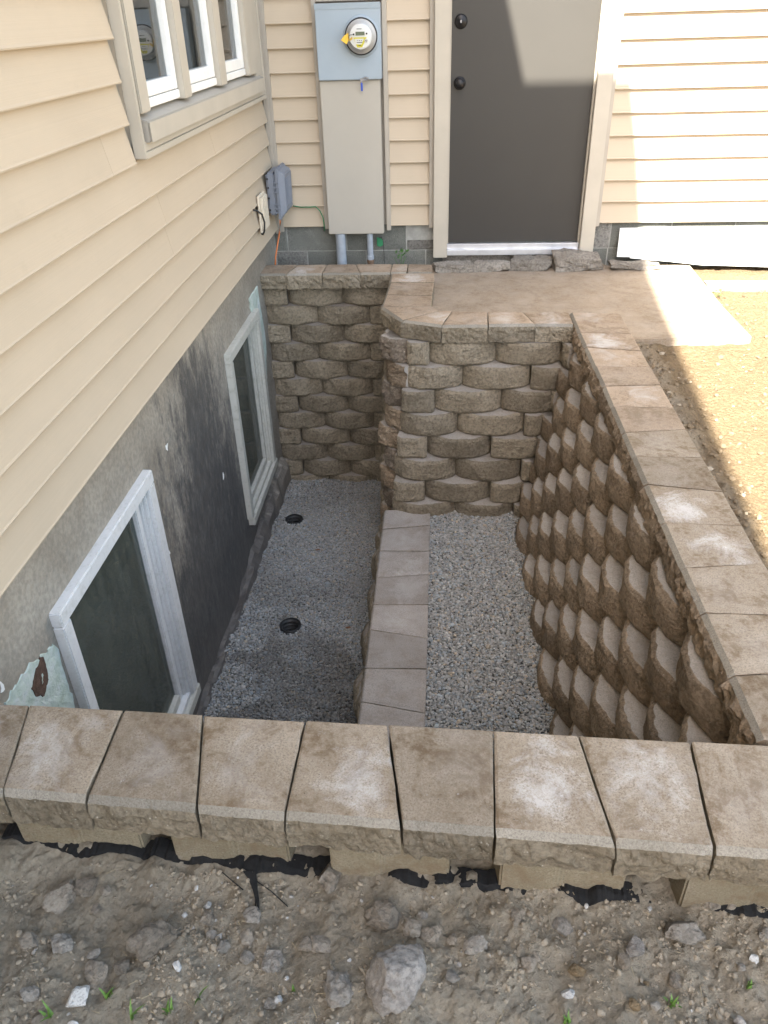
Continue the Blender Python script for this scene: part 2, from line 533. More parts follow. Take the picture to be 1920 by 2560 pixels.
faceM = simple("meter_face", (0.62, 0.61, 0.60), 0.5, 0.04, 10)
lcdM = simple("lcd_grey_green", (0.15, 0.18, 0.12), 0.25, 0.05, 10)
inkM = simple("printed_ink", (0.09, 0.09, 0.10), 0.6, 0.05, 10)
steelM = simple("dull_steel", (0.34, 0.34, 0.35), 0.45, 0.15, 30, 0, 0.8)
fabricM = simple("black_landscape_fabric", (0.011, 0.011, 0.012), 0.75, 0.4, 90, 0.8)
foamM = M("weathered_blue_sealant")
_c = foamM.ramp(foamM.noise(16, 8, 0.72), [(0.28, (0.17, 0.155, 0.12)), (0.38, (0.36, 0.43, 0.37)), (0.50, (0.46, 0.53, 0.48)), (0.60, (0.52, 0.56, 0.54)), (0.70, (0.36, 0.42, 0.44)), (0.8, (0.25, 0.22, 0.17))])
foamM = foamM.fin(_c, 0.8, foamM.bump(foamM.noise(60, 5), 0.6, 0.008))
dirtHole = simple("exposed_brown_dirt", (0.10, 0.06, 0.042), 0.95, 0.4, 60, 0.8)
ledgeM = simple("rough_concrete_footing", (0.115, 0.105, 0.095), 0.9, 0.45, 16, 0.7)
interiorM = simple("dark_room_interior", (0.035, 0.037, 0.035), 0.9, 0.2, 3)
blindM = simple("dim_room_wall", (0.10, 0.105, 0.10), 0.9, 0.2, 3)
glassLow = mat_glass("dusty_basement_glass", (0.72, 0.78, 0.74), 1.55, 0.42, (0.155, 0.165, 0.14))
glassUp = mat_glass("upper_window_glass", (0.72, 0.80, 0.84), 1.95, 0.035, (0.35, 0.40, 0.42))
domeM = mat_glass("clear_meter_dome", (0.93, 0.94, 0.95), 1.30, 0.0, (0.5, 0.5, 0.5), 0.05)
boardM = simple("white_sheet_board", (0.78, 0.78, 0.76), 0.6, 0.04, 8)
leafM = simple("green_leaf", (0.06, 0.15, 0.03), 0.5, 0.35, 60)
grassM = simple("grass_green", (0.10, 0.19, 0.035), 0.5, 0.35, 60)
strawM = simple("dry_straw", (0.40, 0.32, 0.20), 0.7, 0.3, 60)
roofM = simple("grey_shingle", (0.09, 0.085, 0.08), 0.9, 0.3, 20, 0.4)
soffitM = simple("soffit_paint", (0.6, 0.55, 0.46), 0.6, 0.05, 6)

# ------------------------------------------------------------------ ground
def axis_lines(segs):
    out = []
    for a, b, st in segs:
        n = max(1, int(round(abs(b - a) / st)))
        out.extend(np.linspace(a, b, n, endpoint=False))
    out.append(segs[-1][1])
    return np.array(out)


far_pos = [3.4 * 1.25 ** i for i in range(1, 24)]
far_neg = [-5.1 * 1.25 ** i for i in range(1, 21)]
gx = np.concatenate([np.array([-x for x in far_pos][::-1]) + 2.6, axis_lines([(-0.6, -0.3, 0.1), (-0.3, 0.95, 0.0083), (0.95, 1.95, 0.0083), (1.95, 3.4, 0.0125)]), np.array(far_pos)])
gx = np.unique(np.round(gx, 5))
gy = np.concatenate([np.array(far_neg[::-1]), axis_lines([(-5.1, -4.72, 0.02), (-4.72, -4.25, 0.0072), (-4.25, -1.3, 0.016), (-1.3, -0.35, 0.016), (-0.35, 0.15, 0.025)]), np.array([0.15 + 0.6 * 1.5 ** i for i in range(16)])])
gy = np.unique(np.round(gy, 5))
GX, GY = np.meshgrid(gx, gy)


def soil_z(x, y):
    base = -0.393 + 0.10 * smooth01(-3.9, -1.3, y)
    front = smooth01(-4.2, -4.3, y) * smooth01(-8, -5.2, y)
    right = smooth01(1.95, 2.02, x) * smooth01(3.6, 3.0, x) * (1 - front)
    amp = front * 1.0 + right * 0.5
    z = base + amp * (0.013 * fbm(x * 9, y * 9, 1.0, 3) + 0.008 * fbm(x * 30, y * 30, 5.0, 3) + 0.0075 * np.abs(fbm(x * 75, y * 75, 9.0, 3)) - 0.004)
    # soil banked up against the front wall, highest at the left end
    z = z + front * smooth01(-4.42, -4.32, y) * (0.016 + 0.016 * smooth01(0.55, 0.15, x) + 0.010 * (fbm(x * 6.5, y * 0 + 3, 2.0, 3)))
    z = z + right * 0.02 * np.exp(-((x - 2.12) / 0.08) ** 2) * (1 + fbm(x * 20, y * 20, 3.0, 3))
    return z


GZ = soil_z(GX, GY)
ny_, nx_ = GX.shape
idx = np.arange(nx_ * ny_).reshape(ny_, nx_)
cxm = (GX[:-1, :-1] + GX[1:, 1:]) / 2
cym = (GY[:-1, :-1] + GY[1:, 1:]) / 2
hole = ((cxm > -0.3) & (cxm < 1.95) & (cym > -4.25) & (cym < -1.3)) | ((cxm > -0.3) & (cxm < 0.95) & (cym >= -1.3) & (cym < -0.35))
quads = np.stack([idx[:-1, :-1], idx[:-1, 1:], idx[1:, 1:], idx[1:, :-1]], -1)[~hole]
V = np.stack([GX, GY, GZ], -1).reshape(-1, 3).tolist()
Fc = quads.tolist()
# the dug sides of the pit, behind the blocks
solid = np.pad(~hole, 1, constant_values=True)
lower = {}
def low(i):
    if i not in lower:
        lower[i] = len(V)
        V.append([V[i][0], V[i][1], -2.0])
    return lower[i]
hj, hi = np.nonzero(hole)
for j, i in zip(hj.tolist(), hi.tolist()):
    for (dj, di, a, b) in ((-1, 0, (j, i), (j, i + 1)), (1, 0, (j + 1, i), (j + 1, i + 1)), (0, -1, (j, i), (j + 1, i)), (0, 1, (j, i + 1), (j + 1, i + 1))):
        if solid[j + 1 + dj, i + 1 + di]:
            p, q = int(idx[a]), int(idx[b])
            Fc.append((p, q, low(q), low(p)))
g = obj("ground", V, Fc, soilM, smooth=True, fix=False)
tag(g, "bare brown soil around the window well", kind='structure')

# patio slab beside the back door
pv, pf = prism([(0.97, -0.06), (0.97, -1.24), (2.03, -1.24), (2.03, -1.435), (2.665, -1.376), (2.66, -0.9), (2.69, -0.06)], 'z', -0.33, -0.252)
tag(obj("patio", pv, pf, patioM, bevel=0.006), "dusty tan concrete pad below the back door", kind='structure')

# ------------------------------------------------------------------ house
house = empty("house", (0, 0, 0), "tan vinyl sided house with dark grey back door and two basement windows", "house")
E = 0.127


def board(name, axis, a, b, z0, z1, off=0.0, seed=0, full=True):
    """one lap of vinyl siding along y (axis 'y', face +x) or x (axis 'x', face -y)"""
    n = max(2, int(abs(b - a) / 0.12))
    prof = [(-0.0245, z1 + 0.003), (-0.0025, z0 + 0.010), (0.0, z0 + 0.004), (-0.001, z0), (-0.0275, z0 + 0.001)]
    V, Fc = [], []
    for i in range(n + 1):
        t = a + (b - a) * i / n
        wob = 0.0016 * float(fbm(t * 1.3 + seed * 7.7, z0 * 3, 0.3, 2))
        wz = 0.0012 * float(fbm(t * 0.9 + seed * 3.1, 4.2, z0, 2))
        for d, z in prof:
            d2 = d + off + wob
            V.append((d2, t, z + wz) if axis == 'y' else (t, -d2, z + wz))
    m = len(prof)
    for i in range(n):
        for k in range(m - 1):
            Fc.append((i * m + k, i * m + k + 1, (i + 1) * m + k + 1, (i + 1) * m + k))
    Fc.append(tuple(range(m))); Fc.append(tuple(range(n * m, n * m + m)))
    return obj(name, V, Fc, sidL if axis == 'y' else sidB, house)


TOPZ = 1.651  # top of the laps built singly
# side wall laps (face at x = 0)
joints = {0: None, 1: None, 2: -1.95, 3: -1.95, 4: -2.62, 5: -2.62, 6: None}
for k in range(13):
    z0, z1 = k * E, (k + 1) * E
    if z0 < 0.76:
        segs = [(-20.0, -0.05)]
        j = {1: -1.13, 2: -1.16, 3: -2.14, 4: -2.16, 5: -1.30, 0: -4.5}.get(k)
        if j is not None: segs = [(-20.0, j), (j - 0.03, -0.05)]
    else:
        segs = [(-20.0, -2.398), (-0.098, -0.05)]
        if k == 6:
            segs = [(-20.0, -2.60), (-2.63, -2.398), (-0.098, -0.05)]
    for si, (a, b) in enumerate(segs):
        board("siding_board", 'y', a, b, z0, z1, 0.0006 * (si % 2), k)
# back wall laps (face at y = 0)
for k in range(13):
    z0, z1 = k * E, (k + 1) * E
    segs = [(-0.01, 0.312), (0.742, 0.998)] if z0 < 1.24 else [(-0.01, 0.998)]
    segs += [(2.085, 3.18 if k % 2 else 3.05), (3.02 if k % 2 == 0 else 3.15, 6.0)]
    for si, (a, b) in enumerate(segs):
        board("siding_board", 'x', a, b, z0, z1, 0.0007 * (si == len(segs) - 1), k + 50)
# laps above the picture, one part per wall
def upper(axis, a, b, ztop, mat):
    P = []
    z = TOPZ
    while z < ztop:
        z1 = min(z + E, ztop)
        pr = [(-0.014, z1), (0.0, z + 0.002), (-0.002, z), (-0.10, z), (-0.10, z1)]
        if axis == 'y': P.append(prism([(d, q) for d, q in pr], 'y', a, b))
        else: P.append(prism([(-d, q) for d, q in pr], 'x', a, b))
        z += E
    v, f = join(*P)
    return obj("upper_siding", v, f, mat, house)
upper('y', -20.0, 0.0, 5.44, sidL)
upper('x', -0.01, 6.0, 2.75, sidB)

# inside corner post, starter channels
v, f = join(box(-0.02, -0.004, -0.030, 0.018, -0.035, TOPZ + 0.9), box(-0.0035, 0.014, -0.030, -0.020, -0.03, TOPZ + 0.9), box(-0.0035, 0.030, -0.0035, 0.018, -0.03, TOPZ + 0.9))
obj("corner_post", v, f, trimM, house, bevel=0.002)

# sheathing behind the laps, with window opening
def panel_with_holes(x0, x1, ya, yb, za, zb, holes):
    ys = sorted({ya, yb, *[h[0] for h in holes], *[h[1] for h in holes]})
    zs = sorted({za, zb, *[h[2] for h in holes], *[h[3] for h in holes]})
    P = []
    for i in range(len(ys) - 1):
        for j in range(len(zs) - 1):
            c = ((ys[i] + ys[i + 1]) / 2, (zs[j] + zs[j + 1]) / 2)
            if any(h[0] < c[0] < h[1] and h[2] < c[1] < h[3] for h in holes): continue
            P.append((ys[i], ys[i + 1], zs[j], zs[j + 1]))
    # front and back sheets, with reveals
    V, Fc, ids = [], [], {}
    def vid(x, y, z):
        k = (x, y, z)
        if k not in ids: ids[k] = len(V); V.append(k)
        return ids[k]
    for a, b, c, d in P:
        Fc.append([vid(x1, a, c), vid(x1, b, c), vid(x1, b, d), vid(x1, a, d)])
        Fc.append([vid(x0, a, c), vid(x0, a, d), vid(x0, b, d), vid(x0, b, c)])
    for a, b, c, d in holes:
        for p, q in (((a, c), (b, c)), ((b, c), (b, d)), ((b, d), (a, d)), ((a, d), (a, c))):
            Fc.append([vid(x0, *p), vid(x0, *q), vid(x1, *q), vid(x1, *p)])
    for p, q in (((ya, za), (yb, za)), ((yb, za), (yb, zb)), ((yb, zb), (ya, zb)), ((ya, zb), (ya, za))):
        Fc.append([vid(x1, *p), vid(x1, *q), vid(x0, *q), vid(x0, *p)])
    return V, Fc


WU = (-2.20, -0.50, 0.905, 2.30)     # upper window opening
v, f = panel_with_holes(-0.12, -0.0285, -20.0, 0.12, 0.004, 5.449, [WU])
obj("sheathing", v, f, trimM, house)
W1 = (-3.645, -2.790, -1.450, -0.256)
W2 = (-1.520, -0.760, -1.380, -0.296)
ins = 0.028
v, f = panel_with_holes(-0.28, -0.050, -20.0, 0.24, -2.0, 0.0025,
                        [(W[0] + ins, W[1] - ins, W[2] + ins, W[3] - ins) for W in (W1, W2)])
fo = obj("foundation_wall", v, f, parge, house)
v, f = join(box(-0.0225, 6.0, 0.0285, 0.12, TOPZ - 0.02, 2.75), box(-0.0225, 1.10, 0.0285, 0.12, 0.004, TOPZ - 0.02), box(1.98, 6.0, 0.0285, 0.12, 0.004, TOPZ - 0.02))
obj("sheathing", v, f, trimM, house)

# back foundation: grey concrete blocks, one part each
def rough_box(x0, x1, y0, y1, z0, z1, amp, seed, nx=8, nz=5):
    """box whose -y face is an uneven grid"""
    V, Fc = [], []
    for j in range(nz + 1):
        for i in range(nx + 1):
            x = x0 + (x1 - x0) * i / nx; z = z0 + (z1 - z0) * j / nz
            e = 0.003 if i in (0, nx) or j in (0, nz) else 0
            V.append((x, y0 + e + amp * float(fbm(x * 25 + seed, z * 25, seed, 3)), z))
    for j in range(nz):
        for i in range(nx):
            a = j * (nx + 1) + i
            Fc.append((a, a + 1, a + nx + 2, a + nx + 1))
    ring = [i for i in range(nx + 1)] + [(j * (nx + 1) + nx) for j in range(1, nz + 1)] + [nz * (nx + 1) + i for i in range(nx - 1, -1, -1)] + [j * (nx + 1) for j in range(nz - 1, 0, -1)]
    m = len(V)
    for r in ring: V.append((V[r][0], y1, V[r][2]))
    n = len(ring)
    for i in range(n): Fc.append((ring[i], ring[(i + 1) % n], m + (i + 1) % n, m + i))
    Fc.append(tuple(range(m, m + n)))
    return V, Fc

light_at = {(0, 2): 1, (1, 0): 1, (0, 5): 1}
for r, (za, zb, xs) in enumerate([(-0.162, 0.02, [-0.045, 0.04, 0.44, 0.842, 1.24, 1.64, 2.04, 2.175, 2.56, 2.96, 3.36, 3.76, 4.16]),
                                  (-0.345, -0.168, [-0.045, 0.168, 0.57, 0.97, 1.37, 1.77, 2.17, 2.57, 2.97, 3.37, 3.77, 4.17])]):
    for i in range(len(xs) - 1):
        zt = zb
        if r == 0 and xs[i] < 1.98 and xs[i + 1] > 1.10: zt = -0.10
        v, f = rough_box(xs[i] + 0.004, xs[i + 1] - 0.004, 0.030, 0.12, za, zt, 0.0012, i * 3 + r)
        obj("foundation_block", v, f, cmuLight if ((r == 0 and i in (3, 6)) or (r == 1 and i == 0)) else cmuM, house)
v, f = box(-0.05, 4.2, 0.0345, 0.11, -0.40, 0.015)
v2, f2 = box(1.02, 2.06, 0.028, 0.112, -0.345, -0.186)
obj("mortar", v, f, mortarM, house)
v, f = rough_box(1.08, 2.02, 0.012, 0.10, -0.345, -0.186, 0.004, 77, 30, 6)
obj("doorstep_edge", v, f, rubbleM, house)
v, f = box(4.2, 6.0, 0.03, 0.12, -0.40, 0.02)
obj("foundation_end", v, f, cmuM, house)

# upper three-sash window
win = link("window", None, house)
def part(name, vf, m, parent, bevel=0.0, smooth=False):
    return obj(name, vf[0], vf[1], m, parent, bevel=bevel, smooth=smooth)
part("casing", box(-0.06, 0.018, -2.305, -2.205, 0.913, 2.30), casingM, win, 0.004)
part("casing", box(-0.06, 0.018, -0.495, -0.300, 0.913, 2.30), casingM, win, 0.004)
part("j_channel", box(-0.015, 0.026, -2.372, -2.352, 0.775, 2.30), casingM, win, 0.002)
part("j_channel", box(-0.015, 0.018, -0.118, -0.098, 0.772, 2.30), casingM, win, 0.002)
part("side_casing", box(-0.015, 0.012, -0.293, -0.120, 0.84, 2.30), casingM, win, 0.003)
v, f = prism([(-0.05, 0.918), (0.035, 0.889), (0.035, 0.824), (0.025, 0.820), (-0.015, 0.820)], 'y', -2.310, -0.215)
part("sill", (v, f), sillD, win, 0.003)
part("apron", box(0.0375, 0.041, -2.312, -0.213, 0.821, 0.886), casingM, win, 0.0012)
part("under_sill_trim", join(box(-0.012, 0.016, -2.350, -0.12, 0.793, 0.824), box(-0.012, 0.024, -2.350, -0.12, 0.771, 0.7925)), casingM, win, 0.002)
for a, b in ((-1.755, -1.650), (-1.135, -1.012)):
    part("mullion", box(-0.06, 0.018, a, b, 0.913, 2.29), casingM, win, 0.003)
for a, b in ((-2.20, -1.757), (-1.648, -1.137), (-1.010, -0.500)):
    s = part("sash", join(box(-0.055, -0.006, a + 0.004, a + 0.045, 0.952, 2.25), box(-0.055, -0.006, b - 0.045, b - 0.004, 0.952, 2.25),
                          box(-0.055, -0.008, a + 0.045, b - 0.045, 0.952, 1.000)), whiteV, win, 0.003)
    part("bottom_track", join(box(-0.055, -0.002, a + 0.002, b - 0.002, 0.918, 0.949)), whiteV, win, 0.003)
    part("pane", box(-0.036, -0.031, a + 0.044, b - 0.044, 0.999, 2.26), glassUp, win)
def room(x0, x1, y0, y1, z0, z1, m, parent):
    v, f = box(x0, x1, y0, y1, z0, z1)
    f = [q for q in f if q != (1, 3, 7, 5)]
    return obj("room_interior", v, f, m, parent, fix=False)
room(-1.3, -0.121, -2.6, -0.1, 0.5, 2.6, blindM, win)

# basement windows
def basement_window(W, fm, depth, seed):
    y0, y1, z0, z1 = W
    w = link("window", None, house)
    F = -0.016
    t = 0.052
    def bar(name, ya, yb, za, zb, x0, x1, m):
        # weathered frame member: subdivided and slightly uneven
        v, f = box(x0, x1, ya, yb, za, zb)
        return obj(name, v, f, m, w, bevel=0.004)
    bar("frame_rail", y0, y1, z1 - t, z1, -0.10, F, fm)
    bar("frame_rail", y0 + 0.02, y1 + 0.012, z0, z0 + t, -0.10, F + 0.004, frameOld)
    bar("frame_stile", y0, y0 + t, z0 + t, z1 - t - 0.0015, -0.10, F - 0.001, fm)
    bar("frame_stile", y1 - t - 0.012, y1, z0 + t, z1 - t - 0.0015, -0.10, F - 0.001, fm)
    # stepped inner jamb and sash
    bar("inner_jamb", y1 - t - 0.030, y1 - t - 0.0125, z0 + t, z1 - t, -0.12, -0.032, fm)
    bar("inner_jamb", y1 - t - 0.046, y1 - t - 0.031, z0 + t, z1 - t, -0.12, -0.044, fm)
    bar("sash_stile", y1 - t - 0.084, y1 - t - 0.047, z0 + t + 0.02, z1 - t - 0.02, -0.12, -0.055, frameOld if seed else fm)
    bar("sash_stile", y0 + t + 0.002, y0 + t + 0.035, z0 + t + 0.02, z1 - t - 0.02, -0.12, -0.055, fm)
    bar("sash_rail", y0 + t + 0.036, y1 - t - 0.085, z1 - t - 0.05, z1 - t - 0.002, -0.12, -0.056, fm)
    bar("sash_rail", y0 + t + 0.036, y1 - t - 0.085, z0 + t + 0.03, z0 + t + 0.075, -0.12, -0.052, frameOld)
    bar("bottom_track", y0 + t + 0.002, y1 - t - 0.014, z0 + t + 0.001, z0 + t + 0.028, -0.12, -0.030, fm)
    v, f = box(-0.078, -0.073, y0 + t + 0.030, y1 - t - 0.080, z0 + t + 0.06, z1 - t - 0.04)
    obj("pane", v, f, glassLow, w)
    # a second sash line behind the glass
    bar("rear_stile", (y0 + y1) / 2 + 0.10, (y0 + y1) / 2 + 0.14, z0 + 0.06, z1 - 0.06, -0.15, -0.125, interiorM)
    room(-1.6, -0.281, y0 - 0.4, y1 + 0.4, z0 - 0.4, z1 + 0.15, interiorM, w)
    return w
basement_window(W1, frameV, 0.1, 0)
basement_window(W2, frameOld, 0.1, 1)

# foundation footing ledge along the gravel
V, Fc = [], []
nn = 150
for i in range(nn + 1):
    y = -4.2 + 3.72 * i / nn
    far = float(smooth01(-2.0, -1.0, np.array(y)))
    hh = 0.05
    for j, (x, z) in enumerate(((-0.055, -1.475 - 0.10 * (1 - far)), (-0.036 + 0.006 * far, -1.50 - 0.09 * (1 - far)), (-0.018 + 0.012 * far, -1.55 - 0.05 * (1 - far)), (0.0 + 0.008 * far, -1.66), (-0.055, -1.68))):
        nz = float(fbm(y * 11 + j * 3.3, j * 1.7, 2.0, 4))
        V.append((x + (0.012 * nz if 0 < j < 4 else 0), y, z + (0.022 * nz if j < 3 else 0)))
for i in range(nn):
    for j in range(4):
        Fc.append((i * 5 + j, i * 5 + j + 1, (i + 1) * 5 + j + 1, (i + 1) * 5 + j))
obj("footing", V, Fc, parge, house)

# sealant patch beside the near basement window, a ragged skin with a dirt hole
def ragged_patch(outline, x, thick, n, seed, bumpy, rag=0.010):
    """outline in (y, z); returns a domed irregular slab lying on the plane x"""
    c = np.mean(outline, axis=0)
    pts = []
    m = len(outline)
    for i in range(m):
        a, b = np.array(outline[i]), np.array(outline[(i + 1) % m])
        for t in range(n):
            p = a + (b - a) * t / n
            p = p + rag * np.array([float(fbm(p[0] * 45 + seed, p[1] * 45, 1, 4)), float(fbm(p[0] * 45, p[1] * 45 + seed, 4, 4))])
            pts.append(p)
    V, Fc = [], []
    K = len(pts)
    rings = (1.0, 0.97, 0.85, 0.7, 0.52, 0.33, 0.16)
    for ri, r in enumerate(rings):
        for p in pts:
            q = c + (p - c) * r
            h = -0.004 if ri == 0 else thick * (0.7 + bumpy * float(fbm(q[0] * 35 + seed, q[1] * 35, seed, 3)))
            V.append((x + h, q[0], q[1]))
    V.append((x + thick, c[0], c[1]))
    for ri in range(len(rings) - 1):
        for i in range(K):
            Fc.append((ri * K + i, ri * K + (i + 1) % K, (ri + 1) * K + (i + 1) % K, (ri + 1) * K + i))
    o = (len(rings) - 1) * K
    for i in range(K): Fc.append((o + i, o + (i + 1) % K, len(V) - 1))
    return V, Fc
v, f = ragged_patch([(-3.66, -0.35), (-3.70, -0.34), (-3.78, -0.305), (-3.95, -0.30), (-4.02, -0.36), (-3.98, -0.62), (-3.66, -0.70)], -0.050, 0.005, 14, 3, 0.35, 0.010)
sp_ = obj("sealant_patch", v, f, foamM, house)
v, f = ragged_patch([(-3.735, -0.335), (-3.78, -0.33), (-3.835, -0.37), (-3.80, -0.44), (-3.75, -0.42)], -0.0475, 0.005, 12, 9, 0.25, 0.009)
obj("dirt_hole", v, f, dirtHole, sp_)
v, f = ragged_patch([(-0.85, -0.20), (-0.60, -0.20), (-0.56, -0.60), (-0.68, -0.90), (-0.745, -0.92), (-0.745, -0.285), (-0.85, -0.285)], -0.050, 0.008, 6, 5, 0.5)
obj("sealant_patch", v, f, foamM, house)
for (yy, zz, s) in ((-2.518, -0.303, 0.012), (-1.847, -0.841, 0.012), (-3.93, -0.255, 0.010), (-2.72, -0.70, 0.008)):
    v, f = ragged_patch([(yy - s, zz - s), (yy + s * 0.6, zz - s * 1.4), (yy + s, zz + s), (yy - s * 0.5, zz + s * 1.3)], -0.050, 0.002, 2, yy, 0.3)
    obj("paint_fleck", v, f, labelW, house)

# back door
door = link("door", None, house)
v, f = box(1.118, 1.962, 0.012, 0.055, -0.112, 2.02)
obj("door_slab", v, f, doorM, door, bevel=0.003)
def rosette(z, turn):
    k = link("door_knob" if not turn else "deadbolt", None, door)
    prof = [(0.0, 0.020), (0.010, 0.020), (0.013, 0.016), (0.026, 0.014), (0.036, 0.008), (0.038, -0.0005)] if turn else \
           [(0.0, 0.056), (0.014, 0.055), (0.026, 0.047), (0.029, 0.036), (0.022, 0.024), (0.013, 0.018), (0.014, 0.010), (0.033, 0.008), (0.036, -0.0005)]
    v, f = lathe(prof, 28, (1.172, 0.0115, z), 'y')
    return v, f
for z, turn in ((1.128, True), (0.815, False)):
    v, f = rosette(z, turn)
    o = [q for q in bpy.data.objects if q.parent == door and q.type == 'EMPTY'][-1]
    obj("rosette", v, f, hardM, o, smooth=True)
    if turn:
        v, f = box(1.1685, 1.1755, -0.012, -0.007, z - 0.007, z + 0.007)
        obj("keyway", v, f, steelM, o)
v, f = join(box(1.1125, 1.970, -0.050, 0.090, -0.184, -0.158), prism([(-0.045, -0.158), (0.090, -0.158), (0.090, -0.120), (-0.005, -0.120), (-0.030, -0.148)], 'x', 1.1125, 1.970))
part("threshold", join(box(1.1125, 1.970, -0.038, 0.10, -0.186, -0.150), box(1.1125, 1.970, -0.012, 0.10, -0.1495, -0.1185)), alumM, house, 0.003)
part("door_casing", join(box(1.0215, 1.1115, -0.058, 0.02, -0.195, 2.1), box(1.1115, 1.119, -0.012, 0.06, -0.118, 2.1)), casingM, house, 0.003)
part("door_casing", join(box(1.9715, 2.0590, -0.058, 0.02, -0.192, 2.1), box(1.9610, 1.9710, -0.012, 0.06, -0.118, 2.1)), casingM, house, 0.003)
part("j_channel", join(box(0.9935, 1.0205, -0.018, 0.016, -0.012, 2.1)), trimM, house, 0.002)
part("j_channel", join(box(2.0600, 2.0870, -0.018, 0.016, -0.016, 2.1)), trimM, house, 0.002)
part("panel_trim", box(0.3095, 0.3365, -0.020, 0.016, -0.010, 1.31), trimM, house, 0.002)
part("panel_trim", box(0.7165, 0.7440, -0.020, 0.016, -0.024, 1.31), trimM, house, 0.002)
part("panel_trim", box(0.3370, 0.7160, -0.022, 0.016, 1.245, 1.31), trimM, house, 0.002)

# roof: unseen long eave of the side wing, outline bent to place its shadow edge, low eave of the back wing
EAVE = [(0.766, -5.02), (0.743, -5.45), (0.702, -5.88), (0.650, -6.4), (0.565, -7.3), (0.480, -8.5), (0.415, -9.5), (0.22, -13.0), (-0.05, -20.0)]
part("eave", prism([(-1.5, -20.0)] + EAVE[::-1] + [(-1.5, -5.02)], 'z', 5.45, 5.60), soffitM, house)
part("eave", box(-1.5, 0.138, -5.015, 0.4, 5.45, 5.60), soffitM, house)
part("roof", prism([(-1.5, 5.601), (0.0, 5.601), (-1.5, 6.1)], 'y', -20.0, 0.4), roofM, house)
part("roof", join(prism([(-0.02, 2.751), (3.0, 4.6), (3.0, 2.751)], 'y', 0.0, 0.05)), roofM, house)
obj("side_wall_end", *box(-1.5, -0.121, -20.0, 0.1, 2.7, 5.449), trimM, house)
obj("back_wing_body", *box(-0.0, 6.0, 0.1215, 3.0, 0.1, 2.75), trimM, house)
obj("back_roof", *prism([(0.0, 2.7515), (3.2, 2.7515), (1.6, 3.8)], 'x', -0.1, 6.1), roofM, house)

# ------------------------------------------------------------------ retaining walls
H = 0.125
W_ = 0.352


def block_data(w, seed, bulge, front, cast, h=H, dep=0.19, rough=0.0075, p=2.3, nx=24, nz=9):
    V, Fc, mi = [], [], []
    for j in range(nz + 1):
        for i in range(nx + 1):
            u = i / nx - 0.5
            t = j / nz
            x = u * w
            z = 0.0015 + t * (h - 0.003)
            y = bulge * abs(2 * u) ** p
            eu = min(i, nx - i) / nx * w
            ev = min(j, nz - j) / nz * h
            y += 0.009 * math.exp(-ev / 0.006) + 0.008 * math.exp(-eu / 0.008)
            n = float(fbm(x * 16 + seed * 11.3, z * 16 + seed, seed * 1.7, 2)) * 1.1 + float(fbm(x * 60 + seed, z * 60, seed * 3.1, 2)) * 0.5
            y += rough * n
            if j in (0, nz): z += 0.003 * abs(float(fbm(x * 55 + seed, j, seed, 3))) * (1 if j == 0 else -1)
            x = x * (0.994 - (0.004 if 0 < i < nx else 0))
            V.append((x, y, z))
    for j in range(nz):
        for i in range(nx):
            a = j * (nx + 1) + i
            Fc.append((a, a + 1, a + nx + 2, a + nx + 1)); mi.append(0)
    b0 = len(V)
    for i in range(nx + 1):
        V.append(((i / nx - 0.5) * w * 0.76, dep, 0.0015))
    w0 = len(V)
    for i in range(nx + 1):
        q = V[nz * (nx + 1) + i]
        wd_ = 0.003 + 0.006 * abs(float(fbm(q[0] * 45 + seed * 2.2, 3.3, seed, 3)))
        V.append((q[0] * 0.985, q[1] + wd_, h - 0.0015))
    t0 = len(V)
    for i in range(nx + 1):
        V.append(((i / nx - 0.5) * w * 0.76, dep, h - 0.0015))
    top = nz * (nx + 1)
    for i in range(nx):
        Fc.append((i, b0 + i, b0 + i + 1, i + 1)); mi.append(1)
        Fc.append((top + i, top + i + 1, w0 + i + 1, w0 + i)); mi.append(0)
        Fc.append((w0 + i, w0 + i + 1, t0 + i + 1, t0 + i)); mi.append(1)
        Fc.append((b0 + i, t0 + i, t0 + i + 1, b0 + i + 1)); mi.append(1)
    for i, s in ((0, 0), (nx, nx)):
        side = [j * (nx + 1) + i for j in range(nz + 1)]
        Fc.append(tuple(side + [w0 + s, t0 + s, b0 + s])); mi.append(1)
    return mesh_data("block", V, Fc, [front, cast], mi=mi)


full = [block_data(W_, s + 1, 0.064, splitM, castM) for s in range(6)]
fullR = [block_data(W_, s + 11, 0.066, splitR, castM, p=2.0, rough=0.006) for s in range(6)]
half = [block_data(W_ / 2, s + 21, 0.018, splitM, castM, nx=14) for s in range(4)]
broken = [block_data(0.15, s + 31, 0.020, splitG if s % 2 else splitR, castM, nx=14, rough=0.016, dep=0.16) for s in range(5)]


def put(parent, data, p, out, width=None, base=W_, hs=1.0):
    """place a block: p = tip of the face (x, y, z bottom), out = outward direction angle"""
    rz = out + math.pi / 2
    sc = (1 if width is None else width / base, 1, hs)
    return link("block", data, parent, p, rz + random.uniform(-0.012, 0.012), sc)


def course(parent, datas, hdata, a, b, joints, z, origin, dirv, out, jit=0.003):
    """lay blocks along dirv between parameters a..b with given joints"""
    js = [a] + [j for j in joints if a + 0.03 < j < b - 0.03] + [b]
    for j0, j1 in zip(js[:-1], js[1:]):
        w = j1 - j0
        c = (j0 + j1) / 2
        o = random.uniform(-jit, jit)
        x = origin[0] + dirv[0] * c + math.cos(out) * o
        y = origin[1] + dirv[1] * c + math.sin(out) * o
        if w > 0.25: put(parent, random.choice(datas), (x, y, z), out, w)
        else: put(parent, random.choice(hdata), (x, y, z), out, w, W_ / 2)


